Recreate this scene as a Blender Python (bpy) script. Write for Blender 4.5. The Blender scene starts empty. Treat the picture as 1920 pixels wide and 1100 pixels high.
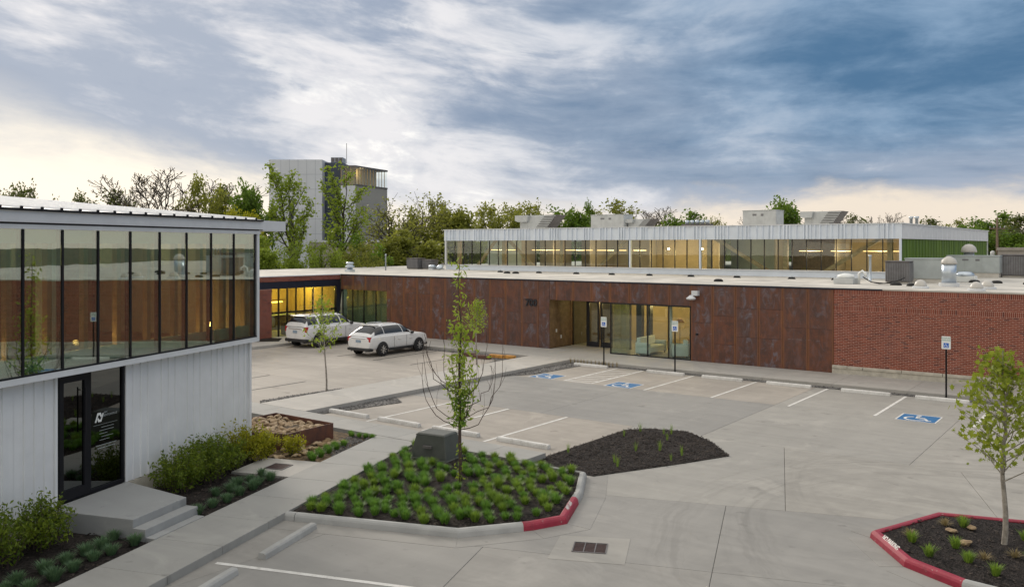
import bpy, bmesh, math, random
from mathutils import Vector, Matrix, Euler, noise as mnoise

R = math.radians
SC = bpy.context.scene
COL = SC.collection

# ------------------------------------------------------------------ camera, sky, sun, exposure
YAW = R(36.6)                      # the buildings' long walls run along X; the camera looks to their left
cam_d = bpy.data.cameras.new('camera'); cam = bpy.data.objects.new('camera', cam_d); COL.objects.link(cam)
cam.location = (0, 0, 5.5); cam.rotation_euler = (R(90), 0, YAW)
cam_d.sensor_width = 36; cam_d.lens = 30.3; cam_d.shift_y = -0.0464
cam_d.clip_start = .1; cam_d.clip_end = 4000
SC.camera = cam
SC.render.engine = 'CYCLES'
SC.cycles.use_denoising = True
SC.cycles.max_bounces = 6; SC.cycles.transparent_max_bounces = 16
SC.cycles.diffuse_bounces = 2; SC.cycles.glossy_bounces = 3; SC.cycles.sample_clamp_indirect = 6
SC.view_settings.view_transform = 'Standard'; SC.view_settings.look = 'None'
SC.view_settings.gamma = 1; SC.view_settings.use_curve_mapping = False
SC.view_settings.exposure = 0.25

SUN_AZ, SUN_EL = R(-28), R(24)      # relative to the view direction, behind the clouds on the left
class NT:
    """tiny helper to wire shader nodes"""
    def __init__(s, tree): s.t = tree; s.n = tree.nodes; s.l = tree.links
    def new(s, kind, **kw):
        n = s.n.new(kind)
        for k, v in kw.items(): setattr(n, k, v)
        return n
    def put(s, sock, v):
        if hasattr(v, 'is_output'): s.l.new(v, sock)
        else: sock.default_value = v
    def m(s, op, a, b=0.0, c=None, clamp=False):
        n = s.new('ShaderNodeMath', operation=op, use_clamp=clamp)
        s.put(n.inputs[0], a); s.put(n.inputs[1], b)
        if c is not None: s.put(n.inputs[2], c)
        return n.outputs[0]
    def ss(s, v, a, b, lo=0., hi=1.):
        n = s.new('ShaderNodeMapRange', interpolation_type='SMOOTHSTEP')
        s.put(n.inputs[0], v); n.inputs[1].default_value = a; n.inputs[2].default_value = b
        n.inputs[3].default_value = lo; n.inputs[4].default_value = hi
        return n.outputs[0]
    def mix(s, f, a, b, blend='MIX'):
        n = s.new('ShaderNodeMix', data_type='RGBA', blend_type=blend)
        s.put(n.inputs[0], f)
        for i, v in ((6, a), (7, b)):
            if isinstance(v, (tuple, list)): v = (*v[:3], 1)
            s.put(n.inputs[i], v)
        return n.outputs[2]
    def noise(s, vec, scale, detail=4., rough=.55, dist=0., out=0):
        n = s.new('ShaderNodeTexNoise'); s.put(n.inputs['Vector'], vec)
        n.inputs['Scale'].default_value = scale; n.inputs['Detail'].default_value = detail
        n.inputs['Roughness'].default_value = rough; n.inputs['Distortion'].default_value = dist
        return n.outputs[out]
    def map(s, vec, scale=(1, 1, 1), rot=(0, 0, 0), loc=(0, 0, 0)):
        n = s.new('ShaderNodeMapping'); s.put(n.inputs[0], vec)
        n.inputs[1].default_value = loc; n.inputs[2].default_value = rot; n.inputs[3].default_value = scale
        return n.outputs[0]
    def sep(s, vec):
        n = s.new('ShaderNodeSeparateXYZ'); s.put(n.inputs[0], vec); return n.outputs
    def com(s, x, y, z):
        n = s.new('ShaderNodeCombineXYZ')
        for i, v in enumerate((x, y, z)): s.put(n.inputs[i], v)
        return n.outputs[0]

def build_world():
    w = bpy.data.worlds.new('World'); SC.world = w; w.cycles.sampling_method = 'MANUAL'; w.cycles.sample_map_resolution = 512; w.use_nodes = True
    k = NT(w.node_tree); k.n.clear()
    tc = k.new('ShaderNodeTexCoord').outputs['Generated']
    d = k.map(tc, rot=(0, 0, -YAW))                 # x right, y along the view, z up
    x, y, z = k.sep(d)
    az = k.m('ARCTAN2', x, y)
    zs = k.m('ADD', z, k.m('MULTIPLY', k.m('MINIMUM', x, .05), .14))   # streaks sink towards the right on the left side
    V = k.com(x, y, k.m('MULTIPLY', zs, 3.0))
    n1 = k.noise(V, 3.3, 8, .57, .25)               # cloud bodies
    n2 = k.noise(k.map(V, loc=(3.1, 1.7, .4)), 1.3, 5, .5, .3)
    n3 = k.noise(k.map(V, loc=(7.3, 2.2, 4.1)), 8.5, 8, .62, .35)          # billows
    n4 = k.noise(k.com(x, y, k.m('MULTIPLY', zs, 9.)), 2.3, 7, .58, .3)    # long thin streaks
    body = k.m('ADD', k.m('MULTIPLY', n1, .52), k.m('ADD', k.m('MULTIPLY', n3, .30), k.m('MULTIPLY', n4, .18)))
    # a brighter opening in the deck, a little left of the view; storm cloud to the right
    open_ = k.ss(k.m('ADD', k.m('ABSOLUTE', k.m('ADD', az, .10)), k.m('MULTIPLY', k.m('SUBTRACT', n2, .5), .35)), .03, .36, 1., 0.)
    shade = k.ss(k.m('SUBTRACT', body, k.m('MULTIPLY', k.m('SUBTRACT', open_, .72), .075)), .42, .56)
    c = k.mix(shade, (.72, .71, .725), (.335, .385, .475))
    c = k.mix(k.m('MULTIPLY', k.ss(body, .52, .64), .75), c, (.215, .275, .385))     # heavy bellies of the deck
    # sunlit rims and small breaks where the deck is thin
    rim = k.m('MULTIPLY', k.ss(n3, .50, .66), k.m('MULTIPLY', k.ss(shade, .85, .15), k.m('ADD', .25, k.m('MULTIPLY', open_, .75))))
    c = k.mix(rim, c, (1.0, .97, .92))
    # storm
    sdot = k.m('ADD', k.m('MULTIPLY', x, math.sin(R(64))), k.m('MULTIPLY', y, math.cos(R(64))))
    storm = k.ss(k.m('ADD', sdot, k.m('MULTIPLY', k.m('SUBTRACT', k.m('ADD', k.m('MULTIPLY', n2, .6), k.m('MULTIPLY', n1, .4)), .5), .9)), .36, .78)
    storm = k.m('MULTIPLY', storm, k.ss(k.m('ADD', z, k.m('MULTIPLY', k.m('SUBTRACT', n4, .5), .20)), .035, .15))
    stormc = k.mix(k.ss(body, .41, .60), (.20, .31, .45), (.058, .145, .265))
    c = k.mix(k.m('MULTIPLY', storm, .95), c, stormc)
    # clear bright band below the edge of the deck, warm towards the hidden sun
    edge = k.m('MAXIMUM', k.m('SUBTRACT', .135, k.m('MULTIPLY', k.m('ADD', az, .55), .24)), .046)
    lefty = k.ss(az, -.60, .45, 1., 0.)
    hz = k.m('SUBTRACT', z, k.m('MULTIPLY', k.m('SUBTRACT', body, .49), .24))
    band = k.ss(k.m('DIVIDE', hz, edge), .45, 1.3, 1., 0.)
    bandc = k.mix(lefty, (.82, .71, .58), (1.04, .94, .78))
    c = k.mix(k.m('MULTIPLY', band, .90), c, bandc)
    # overhead, out of view: even, bright overcast
    c = k.mix(k.ss(z, .33, .85), c, (1.0, .96, .90))
    sky = k.new('ShaderNodeTexSky', sky_type='NISHITA'); sky.sun_disc = False
    sky.sun_elevation = SUN_EL; sky.sun_rotation = YAW * -1 + SUN_AZ
    b1 = k.new('ShaderNodeBackground'); k.l.new(sky.outputs[0], b1.inputs[0]); b1.inputs[1].default_value = .07
    b2 = k.new('ShaderNodeBackground'); k.l.new(c, b2.inputs[0]); b2.inputs[1].default_value = 1.0
    cover = k.ss(n1, .27, .36, .80, .97)            # thin places in the deck let the sky through
    mx = k.new('ShaderNodeMixShader'); k.l.new(cover, mx.inputs[0])
    k.l.new(b1.outputs[0], mx.inputs[1]); k.l.new(b2.outputs[0], mx.inputs[2])
    o = k.new('ShaderNodeOutputWorld'); k.l.new(mx.outputs[0], o.inputs[0])
build_world()
sun_d = bpy.data.lights.new('sun', 'SUN'); sun = bpy.data.objects.new('sun', sun_d); COL.objects.link(sun)
sun_d.energy = 1.5; sun_d.angle = R(14); sun_d.color = (1, .9, .78)
_a = YAW - SUN_AZ                  # ccw angle of the sun from +Y
_sd = Vector((-math.sin(_a) * math.cos(SUN_EL), math.cos(_a) * math.cos(SUN_EL), math.sin(SUN_EL)))
sun.rotation_euler = (-_sd).to_track_quat('-Z', 'Y').to_euler()
sun.location = (0, 0, 60)

# ------------------------------------------------------------------ materials
MATS = {}
def base_mat(name):
    m = bpy.data.materials.new(name); m.use_nodes = True
    k = NT(m.node_tree); p = k.n['Principled BSDF']; MATS[name] = m
    return m, k, p
def bump(k, p, h, strength=.3, dist=.01):
    b = k.new('ShaderNodeBump'); b.inputs['Strength'].default_value = strength; b.inputs['Distance'].default_value = dist
    k.put(b.inputs['Height'], h); k.l.new(b.outputs[0], p.inputs['Normal'])
def posn(k): return k.new('ShaderNodeNewGeometry').outputs['Position']
def objc(k): return k.new('ShaderNodeTexCoord').outputs['Object']
def orand(k): return k.new('ShaderNodeObjectInfo').outputs['Random']
def scaled(c, f): return tuple(min(1, v * f) for v in c)

def plain(name, col, rough=.6, metal=0., var=.12, scale=3., bs=0., bscale=60., spec=.5, coat=0.):
    m, k, p = base_mat(name); P = posn(k)
    n = k.noise(P, scale, 5, .6)
    c = k.mix(k.ss(n, .25, .75), scaled(col, 1 - var), scaled(col, 1 + var))
    k.l.new(c, p.inputs['Base Color'])
    r = k.m('ADD', rough - .06, k.m('MULTIPLY', k.noise(P, scale * 3, 3), .12)); k.l.new(r, p.inputs['Roughness'])
    p.inputs['Metallic'].default_value = metal; p.inputs['Specular IOR Level'].default_value = spec
    p.inputs['Coat Weight'].default_value = coat; p.inputs['Coat Roughness'].default_value = .08
    if bs: bump(k, p, k.noise(P, bscale, 3), bs, .004)
    return m

def concrete(name, col, marks=False, var=.10):
    m, k, p = base_mat(name); P = posn(k)
    big = k.noise(P, .22, 4, .6, .6)
    streak = k.noise(k.map(P, scale=(.35, 2.2, 1), rot=(0, 0, R(-8))), .8, 4, .65, .4)
    streak2 = k.noise(k.map(P, scale=(2.4, .3, 1), rot=(0, 0, R(17))), .7, 5, .6, .3)
    mid = k.noise(P, 2.3, 6, .65)
    fine = k.noise(P, 90, 2, .6)
    v = k.m('ADD', k.m('MULTIPLY', big, .35), k.m('ADD', k.m('MULTIPLY', streak, .3), k.m('ADD', k.m('MULTIPLY', streak2, .15), k.m('MULTIPLY', mid, .2))))
    c = k.mix(k.ss(v, .33, .67), scaled(col, 1 - 1.6 * var), scaled(col, 1 + var))
    c = k.mix(k.m('MULTIPLY', orand(k), .42), c, scaled((col[0] * .93, col[1] * .96, col[2]), .92))
    c = k.mix(k.m('MULTIPLY', k.ss(k.noise(P, 1.1, 7, .7, 1.), .56, .74), .35), c, scaled(col, .62))
    c = k.mix(k.m('MULTIPLY', k.ss(k.noise(k.map(P, loc=(9, 4, 0)), .5, 6, .66, .8), .54, .68), .45), c, scaled(col, 1.28))
    c = k.mix(k.m('MULTIPLY', k.ss(k.noise(k.map(P, loc=(2, 7, 0)), 1.6, 3, .5), .66, .74), .5), c, scaled(col, .55))
    spots = k.noise(P, 7.5, 2, .5)
    c = k.mix(k.m('MULTIPLY', k.ss(spots, .74, .78), .6), c, scaled(col, .35))
    if marks:   # tyre scuffs from cars turning round the islands
        x, y, z = k.sep(P)
        for (cx, cy, r0, wd, amt) in ((-1.2, 18.2, 5.6, .9, .34), (-1.0, 17.6, 7.1, .8, .3), (-6.3, 18.6, 3.55, .14, .16), (-2.2, 21.5, 4.6, .6, .25)):
            dx = k.m('SUBTRACT', x, cx); dy = k.m('SUBTRACT', y, cy)
            rr = k.m('SQRT', k.m('ADD', k.m('MULTIPLY', dx, dx), k.m('MULTIPLY', dy, dy)))
            rr = k.m('ADD', rr, k.m('MULTIPLY', k.m('SUBTRACT', big, .5), 1.2))
            ring = k.ss(k.m('ABSOLUTE', k.m('SUBTRACT', rr, r0)), 0., wd, 1., 0.)
            brk = k.ss(k.noise(k.com(k.m('MULTIPLY', rr, 5.), k.m('MULTIPLY', k.m('ARCTAN2', dy, dx), 1.6), cx), 1., 3, .6), .42, .68)
            c = k.mix(k.m('MULTIPLY', k.m('MULTIPLY', ring, brk), amt), c, scaled(col, .5))
    k.l.new(c, p.inputs['Base Color']); k.l.new(k.m('ADD', .62, k.m('MULTIPLY', mid, .25)), p.inputs['Roughness'])
    p.inputs['Specular IOR Level'].default_value = .35
    bump(k, p, k.m('ADD', fine, k.m('MULTIPLY', mid, 2.)), .18, .006)
    return m

concrete('lot_grey', (.285, .275, .255), True, .15)  # grey concrete, darkened further so the foreground's light falloff sits in its colour
concrete('lot_warm', (.355, .322, .28), False, .17)
concrete('lot_pale', (.335, .32, .29), True, .15)
concrete('walk', (.42, .40, .365), False, .10)
concrete('walk_dark', (.325, .32, .30), False, .10)
concrete('kerb', (.39, .39, .375), False, .2)
concrete('stoop', (.33, .335, .33), False, .07)
plain('joint', (.07, .065, .06), .95, var=.2)
plain('dark_paint', (.05, .05, .05), .8, var=.3, scale=9)
plain('blue_paint', (.012, .13, .32), .6, var=.14, scale=6)
plain('sign_white', (.80, .82, .80), .4, var=.03)
plain('sign_blue', (.01, .12, .55), .4, var=.03)
plain('sign_green', (.02, .25, .18), .4, var=.03)
plain('black_metal', (.010, .010, .013), .55, 0, .2, spec=.25)
plain('dark_frame', (.016, .017, .022), .38, .3, .2)
plain('navy_band', (.012, .014, .028), .5, 0, .25)
plain('white_metal', (.70, .765, .845), .42, 0, .05, 1.5)
plain('sheet_white', (.78, .79, .80), .45, 0, .05, 1.5)
plain('trim_white', (.66, .68, .70), .45, 0, .05)
plain('fascia_grey', (.62, .64, .67), .42, 0, .05)
plain('roof_membrane', (.53, .505, .455), .8, 0, .26, .7, .2, 14)
plain('gravel_dark', (.17, .165, .16), .95, 0, .3, 6, .0)
plain('galvanised', (.52, .58, .64), .32, .75, .12, 2)
plain('unit_grey', (.40, .44, .44), .5, .1, .10, 2)
plain('unit_pale', (.52, .54, .54), .5, .1, .10, 2)
plain('unit_dark', (.14, .13, .13), .55, .2, .2, 3)
plain('louvre', (.20, .20, .21), .5, .3, .15)
plain('rubber', (.018, .018, .018), .8, 0, .3)
plain('dome', (.52, .50, .46), .35, 0, .06)
plain('timber', (.42, .29, .14), .5, 0, .25, 5)
plain('timber_dark', (.17, .105, .06), .55, 0, .3, 4)
plain('interior_wall', (.52, .45, .34), .8, 0, .06)
plain('interior_warm', (.46, .36, .21), .8, 0, .08)
plain('interior_dark', (.10, .085, .075), .8, 0, .2)
plain('interior_floor', (.26, .25, .24), .5, 0, .1)
plain('ceiling_paint', (.50, .56, .52), .8, 0, .04)
plain('cloth_white', (.68, .72, .70), .85, 0, .06)
plain('car_white', (.74, .74, .73), .28, 0, .02, 1, coat=.7)
plain('car_glass', (.012, .015, .018), .06, 0, .1, 1, spec=.7)
plain('car_black', (.02, .02, .021), .5, 0, .2)
plain('tail_red', (.42, .012, .016), .2, 0, .1, coat=.6)
plain('chrome', (.62, .63, .65), .16, .95, .05)
plain('plate_blue', (.25, .33, .42), .5, 0, .2, 20)
plain('tyre', (.016, .016, .017), .85, 0, .2)
plain('box_green', (.075, .082, .072), .6, 0, .12, 5, .1)
plain('iron', (.06, .03, .027), .7, .3, .3, 20)
plain('foundation', (.48, .45, .38), .85, 0, .2, 4, .25, 25)
plain('mortar', (.46, .30, .24), .9, 0, .15, 8)
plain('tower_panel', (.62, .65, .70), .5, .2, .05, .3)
plain('tower_side_shaded', (.37, .35, .32), .55, .1, .05, .3)  # shade of the receding face put into the colour, darker than tower_panel
plain('tower_slot', (.05, .065, .10), .5, 0, .2)
plain('distant_wall', (.40, .36, .32), .8, 0, .12)
plain('distant_roof', (.34, .37, .42), .6, 0, .1)
plain('pole_wood', (.17, .12, .085), .85, 0, .2, 3)
plain('beam_orange', (.55, .27, .06), .7, 0, .25, 5)
plain('letter_dark', (.01, .012, .02), .4, 0, .1)
plain('orange_plastic', (.7, .08, .03), .5)

def chipped_red():
    m, k, p = base_mat('red_paint'); P = posn(k)
    n = k.noise(P, 3.2, 6, .65); n2 = k.noise(P, 19, 6, .7)
    c = k.mix(k.ss(n, .3, .7), (.25, .010, .032), (.33, .022, .048))
    c = k.mix(k.m('MULTIPLY', k.ss(n2, .60, .68), k.ss(n, .42, .6)), c, (.40, .36, .33))
    c = k.mix(k.m('MULTIPLY', k.ss(k.noise(P, 6, 5), .5, .75), .4), c, (.14, .02, .025))
    k.l.new(c, p.inputs['Base Color']); p.inputs['Roughness'].default_value = .55; bump(k, p, n2, .25, .006)
chipped_red()
def worn_white():
    m, k, p = base_mat('white_paint'); P = posn(k)
    n = k.noise(P, 2.6, 6, .65); n2 = k.noise(P, 22, 6, .7)
    c = k.mix(k.ss(n, .3, .7), (.72, .71, .68), (.56, .55, .52))
    c = k.mix(k.m('MULTIPLY', k.ss(n2, .55, .64), k.ss(n, .40, .62)), c, (.36, .34, .31))
    c = k.mix(k.m('MULTIPLY', k.ss(k.noise(P, 5, 5, .7), .55, .75), .45), c, (.22, .21, .2))
    k.l.new(c, p.inputs['Base Color']); p.inputs['Roughness'].default_value = .75; bump(k, p, n2, .2, .004)
worn_white()
def corten(name, panel=True):
    m, k, p = base_mat(name); P = posn(k); O = objc(k); rnd = orand(k)
    Pr = k.new('ShaderNodeVectorMath', operation='ADD'); k.l.new(P, Pr.inputs[0]); k.l.new(k.com(k.m('MULTIPLY', rnd, 40), 0., 0.), Pr.inputs[1]); Pr = Pr.outputs[0]
    n = k.noise(Pr, 2.2, 7, .65, .5); n2 = k.noise(k.map(Pr, scale=(1.5, 1.5, .95)), 1.7, 8, .68, 1.2); nf = k.noise(P, 26, 4, .65)  # thin sheet added so the front face carries the paler, lit tone
    c = k.mix(k.ss(n, .3, .7), (.172, .060, .031), (.080, .038, .029))
    c = k.mix(k.m('MULTIPLY', rnd, .6), c, (.085, .050, .045))
    c = k.mix(k.m('MULTIPLY', k.ss(nf, .5, .75), .3), c, (.24, .085, .03))
    run = k.noise(k.map(Pr, scale=(3.2, 3.2, .45)), 1.3, 6, .66, .8)
    c = k.mix(k.m('MULTIPLY', k.ss(run, .48, .7), .5), c, (.055, .033, .030))
    c = k.mix(k.m('MULTIPLY', k.ss(run, .48, .28), .4), c, (.27, .095, .035))
    if panel:
        ox, oy, oz = k.sep(O)
        cen = k.ss(k.m('ABSOLUTE', ox), .26, .50, 1., 0.)
        scale_ = k.m('MULTIPLY', cen, k.ss(n2, .47, .66))
        scale_ = k.m('MULTIPLY', scale_, k.ss(k.m('FRACT', k.m('MULTIPLY', rnd, 7.31)), .1, .9, .15, .8))
        c = k.mix(scale_, c, (.150, .140, .168))
        edge = k.ss(k.m('ABSOLUTE', ox), .44, .545)
        c = k.mix(k.m('MULTIPLY', edge, k.ss(n, .35, .65, .2, .65)), c, (.33, .13, .04))
        hl = k.m('MULTIPLY', k.ss(k.m('ABSOLUTE', k.m('SUBTRACT', oz, .42)), 0., .012, 1., 0.), k.ss(n2, .53, .6))
        c = k.mix(k.m('MULTIPLY', hl, .5), c, (.35, .33, .33))
    k.l.new(c, p.inputs['Base Color']); k.l.new(k.m('ADD', .42, k.m('MULTIPLY', n, .3)), p.inputs['Roughness'])
    p.inputs['Specular IOR Level'].default_value = .45
    bump(k, p, k.m('ADD', nf, n2), .2, .004)
corten('corten'); corten('corten_plain', False)

def brick_mat():
    m, k, p = base_mat('brick'); P = posn(k)
    isl = k.new('ShaderNodeNewGeometry').outputs['Random Per Island']
    r = k.m('FRACT', k.m('ADD', k.m('MULTIPLY', isl, 1.), k.m('MULTIPLY', orand(k), 3.17)))
    c = k.mix(r, (.165, .036, .020), (.285, .070, .038))
    c = k.mix(k.ss(r, .9, .97), c, (.10, .022, .02))
    c = k.mix(k.m('MULTIPLY', k.ss(k.noise(P, 1.2, 5, .6), .45, .7), .3), c, (.27, .095, .075))
    k.l.new(c, p.inputs['Base Color']); p.inputs['Roughness'].default_value = .85
    bump(k, p, k.noise(P, 70, 3), .3, .003)
brick_mat()

def glass(name, tint, refl, wav=.0):
    m = bpy.data.materials.new(name); m.use_nodes = True; MATS[name] = m
    k = NT(m.node_tree); k.n.clear()
    lw = k.new('ShaderNodeLayerWeight'); lw.inputs[0].default_value = .5
    fac = k.m('ADD', refl, k.m('MULTIPLY', k.m('POWER', lw.outputs['Facing'], 5.), 1 - refl))
    t = k.new('ShaderNodeBsdfTransparent'); t.inputs[0].default_value = (*tint, 1)
    g = k.new('ShaderNodeBsdfGlossy'); g.inputs[0].default_value = (.93, .97, .96, 1); g.inputs[1].default_value = .012
    if wav:
        b = k.new('ShaderNodeBump'); b.inputs['Strength'].default_value = wav; b.inputs['Distance'].default_value = .02
        k.l.new(k.noise(posn(k), .9, 2, .5), b.inputs['Height']); k.l.new(b.outputs[0], g.inputs['Normal'])
    mx = k.new('ShaderNodeMixShader'); k.l.new(fac, mx.inputs[0]); k.l.new(t.outputs[0], mx.inputs[1]); k.l.new(g.outputs[0], mx.inputs[2])
    o = k.new('ShaderNodeOutputMaterial'); k.l.new(mx.outputs[0], o.inputs[0])
glass('glass_left', (.60, .75, .67), .27, .04)
glass('glass_door', (.10, .12, .12), .16, .03)
glass('glass_clear', (.84, .90, .87), .07, .02)
glass('glass_cler', (.88, .92, .89), .06, .02)
glass('glass_teal', (.66, .76, .71), .12, .02)

def emis(name, col, st):
    m = bpy.data.materials.new(name); m.use_nodes = True; MATS[name] = m
    k = NT(m.node_tree); p = k.n['Principled BSDF']
    p.inputs['Base Color'].default_value = (.8, .8, .8, 1); p.inputs['Emission Color'].default_value = (*col, 1); p.inputs['Emission Strength'].default_value = st
emis('lamp_warm', (1, .60, .20), 3.0); emis('lamp_yellow', (1, .68, .10), 6); emis('lamp_bulb', (1, .85, .6), 18); emis('lamp_orange', (1, .42, .14), 6)

def leaf(name, c0, c1, trans=.35):
    m = bpy.data.materials.new(name); m.use_nodes = True; MATS[name] = m
    k = NT(m.node_tree); k.n.clear()
    isl = k.new('ShaderNodeNewGeometry').outputs['Random Per Island']
    c = k.mix(k.m('FRACT', k.m('ADD', isl, orand(k))), c0, c1)
    n = k.noise(posn(k), 1.4, 3, .6)
    c = k.mix(k.m('MULTIPLY', k.ss(n, .35, .7), .35), c, scaled(c0, .7))
    d = k.new('ShaderNodeBsdfPrincipled'); k.l.new(c, d.inputs['Base Color']); d.inputs['Roughness'].default_value = .55; d.inputs['Specular IOR Level'].default_value = .3
    t = k.new('ShaderNodeBsdfTranslucent'); k.l.new(k.mix(.5, c, scaled(c1, 1.5)), t.inputs[0])
    mx = k.new('ShaderNodeMixShader'); mx.inputs[0].default_value = trans
    k.l.new(d.outputs[0], mx.inputs[1]); k.l.new(t.outputs[0], mx.inputs[2])
    o = k.new('ShaderNodeOutputMaterial'); k.l.new(mx.outputs[0], o.inputs[0])
leaf('leaf_maple', (.17, .225, .02), (.32, .37, .04))
leaf('leaf_lime', (.20, .30, .025), (.34, .42, .05))
leaf('leaf_fresh', (.09, .19, .02), (.22, .33, .03))
leaf('leaf_far', (.06, .085, .018), (.14, .16, .035), .45)
leaf('leaf_olive', (.14, .165, .025), (.29, .30, .05), .5)
leaf('leaf_bright', (.075, .145, .016), (.17, .26, .03), .4)
leaf('leaf_poplar', (.15, .22, .02), (.29, .37, .045), .4)
leaf('leaf_gold', (.24, .26, .012), (.40, .38, .02))
leaf('leaf_bud', (.15, .12, .05), (.26, .19, .08))
leaf('leaf_shrub', (.065, .115, .012), (.21, .27, .022))
leaf('tuft_green', (.08, .195, .03), (.19, .34, .055), .35)
leaf('tuft_olive', (.12, .215, .03), (.26, .38, .055), .35)
leaf('tuft_blue', (.075, .15, .075), (.17, .27, .13), .3)
leaf('tuft_straw', (.22, .17, .08), (.34, .27, .13), .2)
plain('bark', (.10, .078, .062), .9, 0, .3, 9, .4, 40)
plain('bark_pale', (.30, .27, .23), .9, 0, .3, 12, .4, 40)
plain('twig', (.075, .05, .04), .85, 0, .2, 9)
plain('bark_far', (.055, .045, .038), .9, 0, .2, 3)

def mulch_mat(name, a, b, sc=38):
    m, k, p = base_mat(name); P = posn(k)
    v = k.new('ShaderNodeTexVoronoi'); k.l.new(k.map(P, scale=(1, .45, 1), rot=(0, 0, .7)), v.inputs['Vector']); v.inputs['Scale'].default_value = sc
    c = k.mix(k.ss(k.sep(v.outputs['Color'])[0], .1, .95), a, b)
    c = k.mix(k.m('MULTIPLY', k.ss(k.noise(P, 1.5, 5), .5, .7), .4), c, scaled(b, 1.25))
    k.l.new(c, p.inputs['Base Color']); p.inputs['Roughness'].default_value = .95; p.inputs['Specular IOR Level'].default_value = .2
    bump(k, p, k.m('ADD', v.outputs['Distance'], k.noise(P, 24, 4)), .8, .03)
mulch_mat('mulch', (.012, .010, .009), (.040, .033, .030))
mulch_mat('chip', (.02, .016, .014), (.085, .07, .06), 12)
mulch_mat('gravel', (.07, .068, .066), (.26, .25, .24), 26)
mulch_mat('rock_soil', (.05, .04, .03), (.20, .14, .08), 22)
def stone_mat():
    m, k, p = base_mat('stone'); P = posn(k)
    isl = k.m('FRACT', k.m('ADD', k.new('ShaderNodeNewGeometry').outputs['Random Per Island'], orand(k)))
    c = k.mix(isl, (.27, .18, .09), (.52, .40, .26)); c = k.mix(k.m('MULTIPLY', k.ss(k.noise(P, 9, 5), .4, .7), .5), c, (.16, .10, .06))
    k.l.new(c, p.inputs['Base Color']); p.inputs['Roughness'].default_value = .85; bump(k, p, k.noise(P, 40, 4), .4, .006)
stone_mat()
def ground_mat():
    m, k, p = base_mat('ground'); P = posn(k)
    n = k.noise(P, .06, 6, .6); n2 = k.noise(P, 1.1, 6, .7)
    c = k.mix(k.ss(n, .4, .6), (.045, .07, .02), (.10, .095, .06)); c = k.mix(k.m('MULTIPLY', n2, .5), c, (.03, .045, .014))
    k.l.new(c, p.inputs['Base Color']); p.inputs['Roughness'].default_value = .95
ground_mat()
def green_panel():
    m, k, p = base_mat('green_panel'); P = posn(k)
    n = k.noise(k.map(P, scale=(1, 1, .12)), 1.8, 4, .6)
    c = k.mix(k.ss(n, .3, .7), (.05, .105, .005), (.105, .185, .008))
    k.l.new(c, p.inputs['Base Color']); p.inputs['Roughness'].default_value = .6; p.inputs['Specular IOR Level'].default_value = .15
green_panel()

# ------------------------------------------------------------------ helpers
LA = R(19.3); CA, SA = math.cos(LA), math.sin(LA)
def fL(u, v): return (CA * u - SA * v, SA * u + CA * v)      # the left building's own axes -> world

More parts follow.
